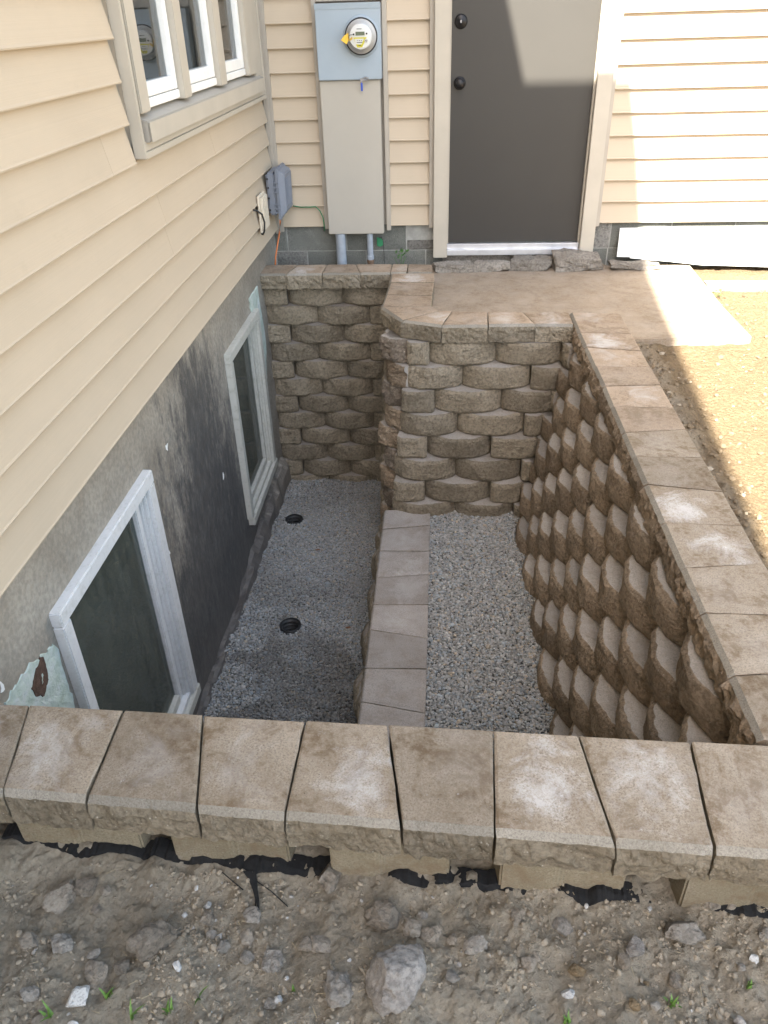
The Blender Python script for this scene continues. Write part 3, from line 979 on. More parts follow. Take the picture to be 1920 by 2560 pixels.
def cap(parent, fa, fb, bb, ba, ztop, thick, mats, seed, cham=0.013, rough=0.006, ns=14, gap=0.0022):
    """cap stone: front edge fa->fb is split and chamfered, back edge ba->bb"""
    fa, fb, ba, bb = (np.array(q, float) for q in (fa, fb, ba, bb))
    c = (fa + fb + ba + bb) / 4
    dz = random.uniform(-0.002, 0.002)
    tilt = random.uniform(-0.006, 0.006)
    L = np.linalg.norm((fa + fb) / 2 - (ba + bb) / 2)
    nf = 5
    # profile along depth: (distance from front edge, z, kind)
    prof = [(L, -thick), (L, -0.003), (L - 0.004, 0.0)]
    for i in range(1, 6): prof.append((L - (L - cham - 0.001) * i / 6 - 0.004 * (1 - i / 6), 0.0))
    prof += [(cham, 0.0), (0.0, -cham * 0.95)]
    nt = len(prof) - 1
    for i in range(1, nf + 1): prof.append((0.0, -cham - (thick - cham) * i / nf))
    V, Fc, mi = [], [], []
    m = len(prof)
    for i in range(ns + 1):
        s = i / ns
        pf = fa + (fb - fa) * s
        pb = ba + (bb - ba) * s
        ax = (fb - fa) / np.linalg.norm(fb - fa)
        sh = gap * (1 if i == 0 else -1) if i in (0, ns) else 0
        for k, (dd, z) in enumerate(prof):
            p = pf + (pb - pf) * (dd / L) + ax * (sh + (0.0016 * float(fbm(dd * 60 + seed, k, seed, 2)) if i in (0, ns) else 0))
            zz = z + dz + tilt * (s - 0.5) * 0.3
            if k > nt:
                o = (pf - pb) / L
                q = k - nt
                r = rough * (float(fbm(s * 9 + seed * 3.3, q * 0.9, seed, 3)) + 0.3)
                p = p + o * (r + 0.003)
                if q == nf: zz += 0.004 * float(fbm(s * 14 + seed, 7.7, seed, 2))
            if k == nt:
                p = p + (pf - pb) / L * 0.0015 * float(fbm(s * 16 + seed, 3.0, seed, 2))
            if i in (0, ns) and 2 <= k < nt: zz -= 0.0022 + 0.001 * abs(float(fbm(dd * 45 + seed, 9.0, seed, 2)))
            if i in (1, ns - 1) and False: zz -= 0
            V.append((p[0] - c[0], p[1] - c[1], zz))
    for i in range(ns):
        for k in range(m - 1):
            Fc.append((i * m + k, i * m + k + 1, (i + 1) * m + k + 1, (i + 1) * m + k))
            mi.append(0 if 1 <= k < nt - 1 else (2 if k == nt - 1 else 1))
        Fc.append((i * m + m - 1, i * m, (i + 1) * m, (i + 1) * m + m - 1)); mi.append(1)
    Fc.append(tuple(range(m))); mi.append(1)
    Fc.append(tuple(range(ns * m, ns * m + m))); mi.append(1)
    me = mesh_data("cap_stone", V, Fc, mats, mi=mi)
    return link("cap_stone", me, parent, (c[0], c[1], ztop))


ZC = -0.17
CT = 0.092
ZB = ZC - CT          # underside of the caps
grp = "stacked concrete block retaining walls of the window well"
back = empty("retaining_wall", (0.4, -0.35, -1.7), "tall back retaining wall of eleven block courses below the meter panel", "retaining wall", grp)
mid = empty("retaining_wall", (1.2, -1.3, -1.7), "retaining wall with rounded corner caps in front of the patio pad", "retaining wall", grp)
right = empty("retaining_wall", (1.85, -2.8, -1.7), "long brown scalloped block wall along the right side of the well", "retaining wall", grp)
lowW = empty("retaining_wall", (0.9, -2.8, -1.7), "low grey-capped divider wall between the two gravel beds", "retaining wall", grp)
front = empty("retaining_wall", (0.9, -4.2, -0.4), "nearest retaining wall with wide stained caps beside the foreground soil", "retaining wall", grp)

# back wall
for k in range(1, 13):
    z = ZB - 0.004 - k * H
    js = [0.096 + 0.352 * n for n in range(3)] if k % 2 else [0.269 + 0.352 * n for n in range(-1, 3)]
    js = [j + random.uniform(-0.006, 0.006) for j in js]
    a = -0.075 if k % 2 else -0.083
    course(back, full, half, a, 0.86, js, z, (0, -0.452 - 0.001 * k), (1, 0), -math.pi / 2)
capsB = [(-0.085, 0.111), (0.111, 0.339), (0.339, 0.577), (0.577, 0.764)]
backsB = [(-0.085, 0.154), (0.154, 0.345), (0.345, 0.531), (0.531, 0.764)]
mw = [capTopWarm, capEdge, capCham]
for i, ((a, b), (c, d)) in enumerate(zip(capsB, backsB)):
    cap(back, (a, -0.497 + 0.004 * i), (b, -0.493 + 0.004 * i), (d, -0.285), (c, -0.288), ZC, CT, mw, 100 + i, rough=0.008)
cap(back, (0.764, -0.484), (0.866, -0.480), (0.866, -0.295), (0.766, -0.290), ZC, CT, mw, 110)
cap(back, (0.866, -0.480), (1.022, -0.486), (1.021, -0.312), (0.866, -0.296), ZC, CT, mw, 111)

# middle wall with its turned corner
J = {1: (0.904, 1.022, 1.371, 1.724), 2: (0.871, 1.200, 1.557), 3: (0.874, 1.051, 1.408), 4: (0.863, 1.177, 1.535, 1.628), 5: (0.847, 1.013, 1.362, 1.606),
     6: (0.831, 1.171, 1.531), 7: (0.826, 1.001, 1.367, 1.541), 8: (0.815, 1.171, 1.50), 9: (0.80, 1.0, 1.35)}
for k in range(1, 10):
    z = ZB - 0.004 - k * 0.1255
    js = list(J[k])
    course(mid, full, half, js[0], 1.80 - 0.026 * k, js[1:], z, (0, -1.415 - 0.0265 * k), (1, 0), -math.pi / 2)
for k in range(1, 12):
    z = ZB - 0.004 - k * 0.1255
    ang = math.radians(-118 if k % 2 else -142)
    put(mid, broken[k % 5], (0.822 - 0.004 * k, -1.362 - 0.011 * k, z), ang, 0.15 + 0.02 * (k % 3), 0.15)
    put(mid, half[k % 4], (0.775 - 0.006 * k, -1.20 - (0.06 if k % 2 else 0), z), math.pi, 0.17, W_ / 2)
    js = [-1.12 + 0.352 * n + (0.17 if k % 2 else 0) for n in range(3)]
    course(mid, full, half, -1.13, -0.43, js, z, (0.770 - 0.006 * k, 0), (0, 1), math.pi)
cap(mid, (0.766, -0.492), (0.768, -0.676), (1.036, -0.676), (1.034, -0.492), ZC, CT, mw, 120)
cap(mid, (0.768, -0.676), (0.760, -0.905), (1.028, -0.925), (1.036, -0.676), ZC, CT, mw, 121)
cap(mid, (0.760, -0.905), (0.750, -1.125), (1.024, -1.122), (1.028, -0.925), ZC, CT, mw, 122)
cap(mid, (0.750, -1.130), (0.872, -1.352), (1.064, -1.200), (1.030, -1.127), ZC, CT, mw, 123)
cap(mid, (0.874, -1.354), (1.084, -1.437), (1.140, -1.210), (1.066, -1.203), ZC, CT, mw, 124)
cap(mid, (1.084, -1.437), (1.321, -1.430), (1.327, -1.220), (1.140, -1.210), ZC, CT, mw, 125)
cap(mid, (1.321, -1.430), (1.561, -1.420), (1.513, -1.230), (1.327, -1.220), ZC, CT, mw, 126)
cap(mid, (1.561, -1.420), (1.753, -1.424), (1.753, -1.230), (1.513, -1.230), ZC, CT, mw, 127)

# right wall
for k in range(1, 10):
    z = ZB - 0.004 - k * 0.1255
    js = [-4.30 + 0.352 * n + (0.0 if k % 2 else 0.176) for n in range(-1, 10)]
    off = 0.176 * 0
    js = [j + (0.176 if False else 0.0) + random.uniform(-0.008, 0.008) for j in js]
    course(right, fullR, half, -4.30, -1.30, js, z, (1.742 - 0.031 * k - 0.013 * 1.5, 0), (-0.013, 1), math.pi + 0.013, 0.006)
RC = [((1.757, -1.234), (2.014, -1.262)), ((1.757, -1.375), (2.012, -1.420)), ((1.756, -1.549), (2.012, -1.568)), ((1.760, -1.735), (2.012, -1.790)),
      ((1.765, -1.970), (2.012, -1.985)), ((1.769, -2.195), (2.012, -2.180)), ((1.770, -2.390), (2.014, -2.403)), ((1.771, -2.625), (2.014, -2.595)),
      ((1.773, -2.812), (2.015, -2.815)), ((1.774, -3.005), (2.018, -3.050)), ((1.778, -3.238), (2.019, -3.249)), ((1.780, -3.478), (2.019, -3.448)),
      ((1.784, -3.674), (2.020, -3.680)), ((1.788, -3.910), (2.022, -3.880)), ((1.792, -4.106), (2.024, -4.112))]
mr = [capTopWarm, splitR, capCham]
for i in range(len(RC) - 1):
    (a, c), (b, d) = RC[i], RC[i + 1]
    cap(right, a, b, d, c, ZC + 0.001, CT, [capTop if i > 6 else capTopWarm, splitR, capCham], 140 + i, rough=0.010, ns=22)

# low divider wall
for k in range(1, 5):
    z = -1.292 - 0.004 - k * H
    js = [-4.30 + 0.352 * n + (0.1 if k % 2 else 0.276) for n in range(-1, 10)]
    course(lowW, full, half, -4.30, -1.45, js, z, (0.765 - 0.026 * k, 0), (0, 1), math.pi, 0.006)
LC = [((0.773, -1.585), (1.034, -1.583)), ((0.772, -1.781), (1.035, -1.735)), ((0.771, -1.982), (1.035, -1.978)), ((0.772, -2.217), (1.035, -2.175)), ((0.772, -2.427), (1.038, -2.418)),
      ((0.772, -2.606), (1.039, -2.656)), ((0.771, -2.855), (1.039, -2.850)), ((0.771, -3.051), (1.039, -3.103)), ((0.771, -3.29), (1.040, -3.29)), ((0.771, -3.52), (1.040, -3.47)),
      ((0.771, -3.71), (1.040, -3.71)), ((0.771, -3.93), (1.040, -3.89)), ((0.771, -4.14), (1.040, -4.14))]
ml = [capTopLow, capEdge, capTopLow]
for i in range(len(LC) - 1):
    (a, c), (b, d) = LC[i], LC[i + 1]
    cap(lowW, a, b, d, c, -1.20, CT, ml, 170 + i, cham=0.008)

# front wall: caps, and the narrow tails of the top course facing the soil
fx = [-0.080, 0.114, 0.348, 0.540, 0.782, 0.973, 1.213, 1.402, 1.642, 1.832, 2.075]
nx2 = [-0.070, 0.169, 0.354, 0.593, 0.778, 1.017, 1.202, 1.436, 1.622, 1.862, 2.045]
fy = lambda x: -4.072 - 0.0285 * (x - 0.1)
nyf = lambda x: -4.320 - 0.0450 * (x - 0.17)
for i in range(len(fx) - 1):
    cap(front, (nx2[i], nyf(nx2[i])), (nx2[i + 1], nyf(nx2[i + 1])), (fx[i + 1], fy(fx[i + 1])), (fx[i], fy(fx[i])), ZC + 0.002 * ((i * 7) % 3 - 1), CT,
        [capTop, capEdge, capCham], 200 + i, cham=0.014, rough=0.0075, ns=26, gap=0.0028)


def tail_block(x0, x1, y, z0, z1, seed):
    """back of a block: flat cast face with tapered shoulders"""
    t = 0.018
    xm = x0 + (x1 - x0) * (0.42 + 0.05 * (seed % 3))
    poly = [(x0 + t * 0.2, y), (xm - 0.006, y + 0.001), (xm + 0.008, y + 0.008), (x1 - t * 0.2, y + 0.004), (x1 + 0.030, y + 0.20), (x0 - 0.030, y + 0.20)]
    v, f = prism(poly, 'z', z0, z1)
    return obj("block", v, f, castBack, front, bevel=0.004)
tails = [(-0.20, 0.055), (0.152, 0.434), (0.508, 0.770), (0.858, 1.118), (1.218, 1.484), (1.590, 1.865), (1.95, 2.04)]
for i, (a, b) in enumerate(tails):
    tail_block(a, b, -4.300 - 0.045 * ((a + b) / 2 - 0.17), -0.388 - 0.003 * (i % 2), ZB - 0.004, i)
for k in range(2, 4):   # the course below, mostly buried
    js = [-0.2 + 0.352 * n + 0.17 * (k % 2) for n in range(8)]
    for a in js[:-1]:
        v, f = prism([(a + 0.03, -4.295), (a + 0.30, -4.30), (a + 0.345, -4.10), (a, -4.10)], 'z', ZB - k * H - 0.004, ZB - (k - 1) * H - 0.008)
        obj("block", v, f, castBack, front, bevel=0.004)
for k in range(2, 13):  # inner face, seen only from inside the well
    z = ZB - 0.004 - k * H
    js = [0.1 + 0.352 * n + (0.176 if k % 2 else 0) for n in range(-1, 6)]
    b = 1.78 - 0.026 * k if k < 9 else 0.77
    course(front, full, half, -0.08, b, js, z, (0, -4.11), (1, 0), math.pi / 2)

# ------------------------------------------------------------------ gravel
PIPES = [((0.278, -2.108), 0.056), ((0.125, -1.050), 0.056)]
FLOOR = -1.622
TERR = -1.222


def floor_z(x, y):
    z = FLOOR + 0.012 * fbm(x * 3, y * 3, 0.0, 2) + 0.004 * fbm(x * 12, y * 12, 3.0, 2) - 0.058 * smooth01(-1.25, -0.6, y)
    return z


def terr_z(x, y):
    return TERR + 0.008 * fbm(x * 3.5, y * 3.5, 4.0, 2) + 0.010 * smooth01(1.05, 1.5, x) * smooth01(-1.9, -1.6, y)


# beds under the pebbles
def sheet(name, xs, ys, zf, m, label):
    X, Y = np.meshgrid(xs, ys)
    Z = zf(X, Y)
    n = len(xs)
    idx = np.arange(X.size).reshape(X.shape)
    q = np.stack([idx[:-1, :-1], idx[:-1, 1:], idx[1:, 1:], idx[1:, :-1]], -1).reshape(-1, 4)
    o = obj(name, np.stack([X, Y, Z], -1).reshape(-1, 3).tolist(), q.tolist(), m, smooth=True, fix=False)
    return tag(o, label, kind='structure')


def bed_left(X, Y):
    Z = floor_z(X, Y) - 0.012
    for (px, py), r in PIPES:
        Z = np.where((X - px) ** 2 + (Y - py) ** 2 < (r * 0.96) ** 2, -1.95, Z)
    return Z
sheet("well_floor", np.arange(-0.06, 0.86, 0.01), np.arange(-4.25, -0.38, 0.01), bed_left, bedM, "grit under the gravel on the well floor")
sheet("terrace_floor", np.arange(0.98, 1.86, 0.02), np.arange(-4.25, -1.35, 0.02), lambda X, Y: terr_z(X, Y) - 0.012, bedM, "grit under the gravel of the upper terrace")

_t = (1 + 5 ** 0.5) / 2
ICO_V = np.array([(-1, _t, 0), (1, _t, 0), (-1, -_t, 0), (1, -_t, 0), (0, -1, _t), (0, 1, _t), (0, -1, -_t), (0, 1, -_t), (_t, 0, -1), (_t, 0, 1), (-_t, 0, -1), (-_t, 0, 1)], float)
ICO_V /= np.linalg.norm(ICO_V[0])
ICO_F = np.array([(0, 11, 5), (0, 5, 1), (0, 1, 7), (0, 7, 10), (0, 10, 11), (1, 5, 9), (5, 11, 4), (11, 10, 2), (10, 7, 6), (7, 1, 8), (3, 9, 4), (3, 4, 2), (3, 2, 6), (3, 6, 8), (3, 8, 9), (4, 9, 5), (2, 4, 11), (6, 2, 10), (8, 6, 7), (9, 8, 1)])


def scatter(name, P, S, C, mat, flat=0.65, jag=0.16, smooth=True):
    """many small stones as one mesh: P centres (n,3), S radii (n,), C colours (n,3)"""
    n = len(P)
    q = rng.normal(size=(n, 4)); q /= np.linalg.norm(q, axis=1)[:, None]
    w, x, y, z = q.T
    Rm = np.stack([1 - 2 * (y * y + z * z), 2 * (x * y - z * w), 2 * (x * z + y * w), 2 * (x * y + z * w), 1 - 2 * (x * x + z * z), 2 * (y * z - x * w), 2 * (x * z - y * w), 2 * (y * z + x * w), 1 - 2 * (x * x + y * y)], -1).reshape(n, 3, 3)
    sc = rng.uniform(0.62, 1.25, (n, 1, 3))
    L = ICO_V[None] * sc * (1 + rng.uniform(-jag, jag, (n, 12, 1)))
    L = np.einsum('nij,nkj->nki', Rm, L)
    L[:, :, 2] *= flat
    V = (P[:, None, :] + L * S[:, None, None]).reshape(-1, 3)
    Fa = (ICO_F[None] + 12 * np.arange(n)[:, None, None]).reshape(-1, 3)
    me = bpy.data.meshes.new(name)
    me.vertices.add(len(V)); me.vertices.foreach_set('co', V.ravel())
    me.loops.add(Fa.size); me.loops.foreach_set('vertex_index', Fa.ravel().astype(np.int32))
    me.polygons.add(len(Fa)); me.polygons.foreach_set('loop_start', (np.arange(len(Fa)) * 3).astype(np.int32))
    me.polygons.foreach_set('use_smooth', np.full(len(Fa), smooth))
    me.update(calc_edges=True)
    at = me.attributes.new('col', 'FLOAT_COLOR', 'POINT')
    cc = np.ones((len(V), 4)); cc[:, :3] = np.repeat(C, 12, axis=0)
    at.data.foreach_set('color', cc.ravel())
    me.materials.append(mat)
    return link(name, me)


def jittered(x0, x1, y0, y1, s):
    X, Y = np.meshgrid(np.arange(x0, x1, s), np.arange(y0, y1, s))
    X = X + rng.uniform(-0.6, 0.6, X.shape) * s; Y = Y + rng.uniform(-0.6, 0.6, Y.shape) * s
    return X.ravel(), Y.ravel()


def gravel(name, x0, x1, y0, y1, zf, label, tone, holes=()):
    PX, PY, PZ = [], [], []
    for lay, s in ((0, 0.0100), (1, 0.0115)):
        X, Y = jittered(x0, x1, y0, y1, s)
        Z = zf(X, Y) - (0.006 if lay == 0 else 0.0) + rng.uniform(-0.004, 0.004, X.shape)
        PX.append(X); PY.append(Y); PZ.append(Z)
    X, Y, Z = (np.concatenate(q) for q in (PX, PY, PZ))
    keep = np.ones(len(X), bool)
    for (px, py), r in holes: keep &= (X - px) ** 2 + (Y - py) ** 2 > (r + 0.006) ** 2
    X, Y, Z = X[keep], Y[keep], Z[keep]
    n = len(X)
    S = np.clip(rng.lognormal(math.log(0.0059), 0.28, n), 0.0030, 0.0140)
    v = np.clip(rng.normal(1.0, 0.17, n), 0.5, 1.6)
    C = np.array(tone)[None] * v[:, None]
    warm = rng.random(n)
    C[warm > 0.93] *= np.array([1.18, 1.02, 0.84])
    C[warm < 0.22] *= np.array([0.90, 1.0, 1.10])
    C[rng.random(n) > 0.975] = (0.52, 0.50, 0.47)
    return X, Y, Z, S, C, n

X, Y, Z, S, C, n = gravel("gravel", -0.04, 0.76, -3.35, -0.42, floor_z, "", (0.41, 0.405, 0.39), PIPES)
# brown silt washed over part of the near bed, and a film at its edges
silt = smooth01(0.0, 0.5, fbm(X * 5 + 3, Y * 5, 2.0, 4) + 1.1 - 3.2 * np.hypot((X - 0.36) / 1.3, (Y + 2.62) * 0.9))
silt = np.maximum(silt, 0.45 * smooth01(0.1, 0.9, fbm(X * 2.2, Y * 2.2, 8.0, 3)))
C = C * (1 - silt[:, None] * 0.45) + np.array((0.075, 0.058, 0.042)) * silt[:, None] * 0.45
tag(scatter("gravel", np.stack([X, Y, Z], -1), S, C, gravelM), "grey pea gravel bed beside the basement windows", "gravel", kind='stuff')
X, Y, Z, S, C, n = gravel("gravel", 1.03, 1.66, -3.55, -1.50, terr_z, "", (0.43, 0.42, 0.395))
tag(scatter("gravel", np.stack([X, Y, Z], -1), S * 1.05, C, gravelM), "paler grey pea gravel bed on the raised right terrace", "gravel", kind='stuff')

# corrugated drain pipes set in the gravel
for i, ((px, py), r) in enumerate(PIPES):
    prof = []
    zt = float(floor_z(np.array(px), np.array(py))) + (0.012 if i == 0 else 0.008)
    for s in range(0, 64):
        h = -s * 0.0042
        prof.append((r - 0.004 + 0.009 * math.sin(s * 0.0042 / 0.026 * 2 * math.pi), h))
    outer = [(r + 0.002, -0.25), (r + 0.002, 0.0)]
    v, f = lathe(outer + prof, 36, (px, py, zt))
    d_ = obj("drain_pipe", v, f, blackM, smooth=True)
    tag(d_, ["black corrugated drain pipe opening in the near part of the gravel", "black corrugated drain pipe opening in the gravel near the back wall"][i], "drain pipe", "drain pipes in the gravel")

# ------------------------------------------------------------------ meter cabinet and service
mc = empty("meter_cabinet", (0.53, -0.05, -0.03), "electric meter cabinet, blue-grey meter box over long tan cover panel", "meter cabinet")
part("cover_panel", box(0.341, 0.7005, -0.082, -0.0225, -0.030, 0.850), panelM, mc, 0.004)
mb = part("meter_box", join(box(0.341, 0.7130, -0.104, -0.0235, 0.8535, 1.236)), meterBoxM, mc, 0.004)
part("rain_lip", prism([(-0.110, 1.236), (-0.106, 1.206), (-0.1045, 1.206), (-0.1045, 1.236)], 'x', 0.3400, 0.7140), meterBoxM, mb)
mx, mz, my = 0.603, 1.072, -0.104
ring = part("meter_ring", lathe([(0.104, -0.001), (0.104, 0.010), (0.098, 0.016), (0.094, 0.018), (0.094, 0.0)], 48, (mx, my, mz), 'y'), meterBoxM, mc, smooth=False)
part("gasket", lathe([(0.0935, 0.0), (0.0935, 0.030), (0.089, 0.032), (0.087, 0.028)], 48, (mx, my, mz), 'y'), blackM, mc, smooth=True)
part("meter_body", lathe([(0.0, 0.030), (0.055, 0.030), (0.086, 0.029), (0.086, 0.0)], 48, (mx, my, mz), 'y'), faceM, mc, smooth=False)
face = part("dial_plate", lathe([(0.0, 0.062), (0.061, 0.062), (0.063, 0.060), (0.063, 0.031)], 48, (mx, my, mz), 'y'), labelW, mc)
fy_ = my - 0.0625
def plate(name, x0, x1, z0, z1, m, d=0.0012):
    return part(name, box(mx + x0, mx + x1, fy_ - d, fy_ + 0.0004, mz + z0, mz + z1), m, face)
def tri(name, pts, m, d=0.0016):
    return part(name, prism([(mx + a, mz + b) for a, b in pts], 'y', fy_ - d, fy_ + 0.0004), m, face)
plate("display", -0.027, 0.024, 0.006, 0.024, lcdM, 0.003)
tri("yellow_label", [(-0.042, -0.003), (0.036, -0.003), (0.008, -0.052), (-0.020, -0.052)], labelY, 0.0010)
tri("white_label", [(-0.036, -0.010), (0.019, -0.010), (0.006, -0.037), (-0.027, -0.037)], labelW, 0.0020)
for a, b, z in ((-0.022, 0.010, -0.030), (-0.020, -0.016, -0.020), (-0.010, -0.004, -0.020), (0.002, 0.007, -0.020), (-0.020, 0.008, 0.036), (-0.013, 0.003, -0.045)):
    part("print_line", box(mx + a, mx + b, fy_ - 0.0026, fy_ - 0.0014, mz + z, mz + z + 0.0032), inkM, face)
for a, b, r in ((-0.038, 0.012, 0.0048), (0.036, 0.014, 0.0048)):
    part("optical_port", lathe([(0.0, 0.004), (r, 0.004), (r, -0.001)], 14, (mx + a, fy_, mz + b), 'y'), blackM, face)
part("infrared_port", lathe([(0.0, 0.003), (0.010, 0.003), (0.010, -0.001)], 16, (mx + 0.032, fy_, mz - 0.020), 'y'), faceM, face)
part("infrared_dot", join(*[lathe([(0.0, 0.0042), (0.0022, 0.0042), (0.0022, 0.002)], 8, (mx + 0.032 + a, fy_, mz - 0.020 + b), 'y') for a, b in ((-0.004, 0.001), (0.004, 0.001), (0, -0.005))]), blackM, face)
part("glass_dome", lathe([(0.0, 0.078), (0.050, 0.078), (0.062, 0.077), (0.068, 0.072), (0.071, 0.062), (0.078, 0.040), (0.085, 0.033)], 48, (mx, my, mz), 'y'), domeM, mc, smooth=True)
part("seal_tag", join(prism([(mx - 0.112, mz - 0.014), (mx - 0.080, mz - 0.036), (mx - 0.064, mz - 0.008), (mx - 0.068, mz + 0.022), (mx - 0.096, mz + 0.004)], 'y', -0.172, -0.166),
                      prism([(mx - 0.066, mz - 0.022), (mx - 0.046, mz - 0.012), (mx - 0.044, mz - 0.002), (mx - 0.050, mz - 0.000), (mx - 0.066, mz - 0.014)], 'y', -0.1712, -0.1668)), yellowM, mc, 0.001)
part("seal_wire", tube([(mx - 0.068, -0.170, mz + 0.006), (mx - 0.055, -0.176, mz + 0.010), (mx - 0.038, -0.170, mz + 0.012)], 0.0013, 6), blackM, mc)
part("hasp", join(box(0.588, 0.606, -0.116, -0.1048, 0.846, 0.862), tube([(0.600, -0.112, 0.858), (0.622, -0.114, 0.866), (0.636, -0.114, 0.862), (0.634, -0.113, 0.853), (0.616, -0.112, 0.851), (0.603, -0.112, 0.855)], 0.0045, 8)), steelM, mc)
part("blue_seal", join(tube([(0.597, -0.114, 0.850), (0.596, -0.116, 0.838)], 0.0014, 6), box(0.590, 0.601, -0.120, -0.113, 0.796, 0.838)), blueM, mc, 0.001)

c1 = empty("conduit", (0.412, -0.055, -0.28), "wide grey conduit rising behind the back wall into the panel", "conduit", "conduits under the meter panel")
part("pipe", tube([(0.412, -0.055, -0.30), (0.412, -0.055, -0.031)], 0.0325, 24, True), pipeM, c1, smooth=False)
c2 = empty("conduit", (0.606, -0.055, -0.28), "thin grey conduit with a rusty coupling under the panel", "conduit", "conduits under the meter panel")
part("pipe", tube([(0.606, -0.055, -0.205), (0.606, -0.055, -0.031)], 0.0195, 20, True), pipeM, c2)
part("coupling", lathe([(0.0, -0.300), (0.021, -0.300), (0.021, -0.220), (0.024, -0.218), (0.024, -0.204), (0.0195, -0.202)], 20, (0.606, -0.055, 0.0)), rustM, c2)
part("collar", lathe([(0.0195, -0.2), (0.0235, -0.198), (0.0235, -0.176), (0.0195, -0.174)], 20, (0.606, -0.055, 0.0)), pipeM, c2)

# grey utility box on the side wall
ub = empty("utility_box", (0.06, -0.2, 0.12), "grey-blue plastic utility box on the siding in the corner", "utility box")
part("body", box(0.004, 0.062, -0.300, -0.062, 0.138, 0.384), boxM, ub, 0.012)
part("flange", box(0.063, 0.080, -0.306, -0.056, 0.112, 0.406), boxM, ub, 0.004)
cv = [(-0.298, 0.130), (-0.064, 0.130), (-0.064, 0.396), (-0.298, 0.396)]
V = [(0.0805, y, z) for y, z in cv] + [(0.112, -0.270, 0.155), (0.118, -0.075, 0.150), (0.124, -0.075, 0.372), (0.116, -0.270, 0.372)]
cov = part("cover", (V, [(0, 1, 2, 3), (4, 5, 6, 7), (0, 1, 5, 4), (1, 2, 6, 5), (2, 3, 7, 6), (3, 0, 4, 7)]), boxM, ub, 0.006)
for i in range(7):
    y = -0.245 + i * 0.024
    part("rib", join(tube([(0.1155 + 0.0012 * i * 0.3, y, 0.185), (0.1190 + 0.0012 * i * 0.3, y, 0.345)], 0.0022, 6)), boxM, cov)
for z in (0.33, 0.302, 0.275, 0.205, 0.180, 0.155):
    part("latch_tab", box(0.046, 0.084, -0.313, -0.3065, z - 0.004, z + 0.003), boxM, ub, 0.0015)
for z in (0.17, 0.24, 0.30, 0.35):
    part("screw", lathe([(0.0, 0.006), (0.005, 0.005), (0.006, 0.0)], 8, (0.014, -0.300, z), 'y'), hardM, ub)

ob = empty("outlet_cover", (0.0, -0.5, 0.08), "cream weatherproof outlet cover on the side siding below the utility box", "outlet")
part("base_plate", box(0.0, 0.012, -0.575, -0.405, 0.095, 0.305), outletM, ob, 0.004)
part("lid", box(0.0125, 0.030, -0.560, -0.420, 0.108, 0.292), outletM, ob, 0.005)
for z in (0.155, 0.20, 0.245):
    part("lid_panel", box(0.0303, 0.0345, -0.535, -0.445, z - 0.015, z + 0.015), outletM, ob, 0.002)
cord = tube([(-0.002, -0.70, 0.255), (0.020, -0.695, 0.250), (0.042, -0.67, 0.225), (0.048, -0.65, 0.175), (0.040, -0.64, 0.125), (0.025, -0.62, 0.100), (0.012, -0.595, 0.098)], 0.0052, 10)
tag(part("power_cord", cord, blackM, None, smooth=True), "short black cord looping into the cream outlet cover", "cord")
oc = tube([(0.045, -0.17, 0.13), (0.042, -0.16, 0.07), (0.030, -0.17, 0.0), (0.018, -0.215, -0.07), (0.008, -0.25, -0.13), (0.002, -0.275, -0.20)], 0.0050, 10)
tag(part("orange_cable", oc, orangeM, None, smooth=True), "orange cable hanging from the grey utility box", "cable")
gw = tube([(0.105, -0.012, 0.136), (0.16, -0.016, 0.128), (0.215, -0.014, 0.127), (0.255, -0.018, 0.130), (0.282, -0.022, 0.105), (0.300, -0.024, 0.065), (0.3045, -0.024, 0.02), (0.304, -0.022, -0.02)], 0.0034, 8)
tag(part("ground_wire", gw, greenM, None, smooth=True), "thin green wire running along the siding to the meter panel", "wire")
gt = prism([(0.645, -0.075), (0.672, -0.082), (0.686, -0.095), (0.686, -0.128), (0.668, -0.138), (0.645, -0.132)], 'y', 0.016, 0.020)
gl_ = tube([(0.660, 0.018, -0.080), (0.674, 0.016, -0.074), (0.686, 0.018, -0.100), (0.690, 0.02, -0.17), (0.692, 0.022, -0.26)], 0.0018, 6)
tg = empty("wire_tag", (0.67, 0.01, -0.26), "green plastic tag on a wire against the grey foundation blocks", "tag")
part("tag_plate", gt, greenM, tg, 0.001)
part("tag_wire", gl_, blackM, tg)

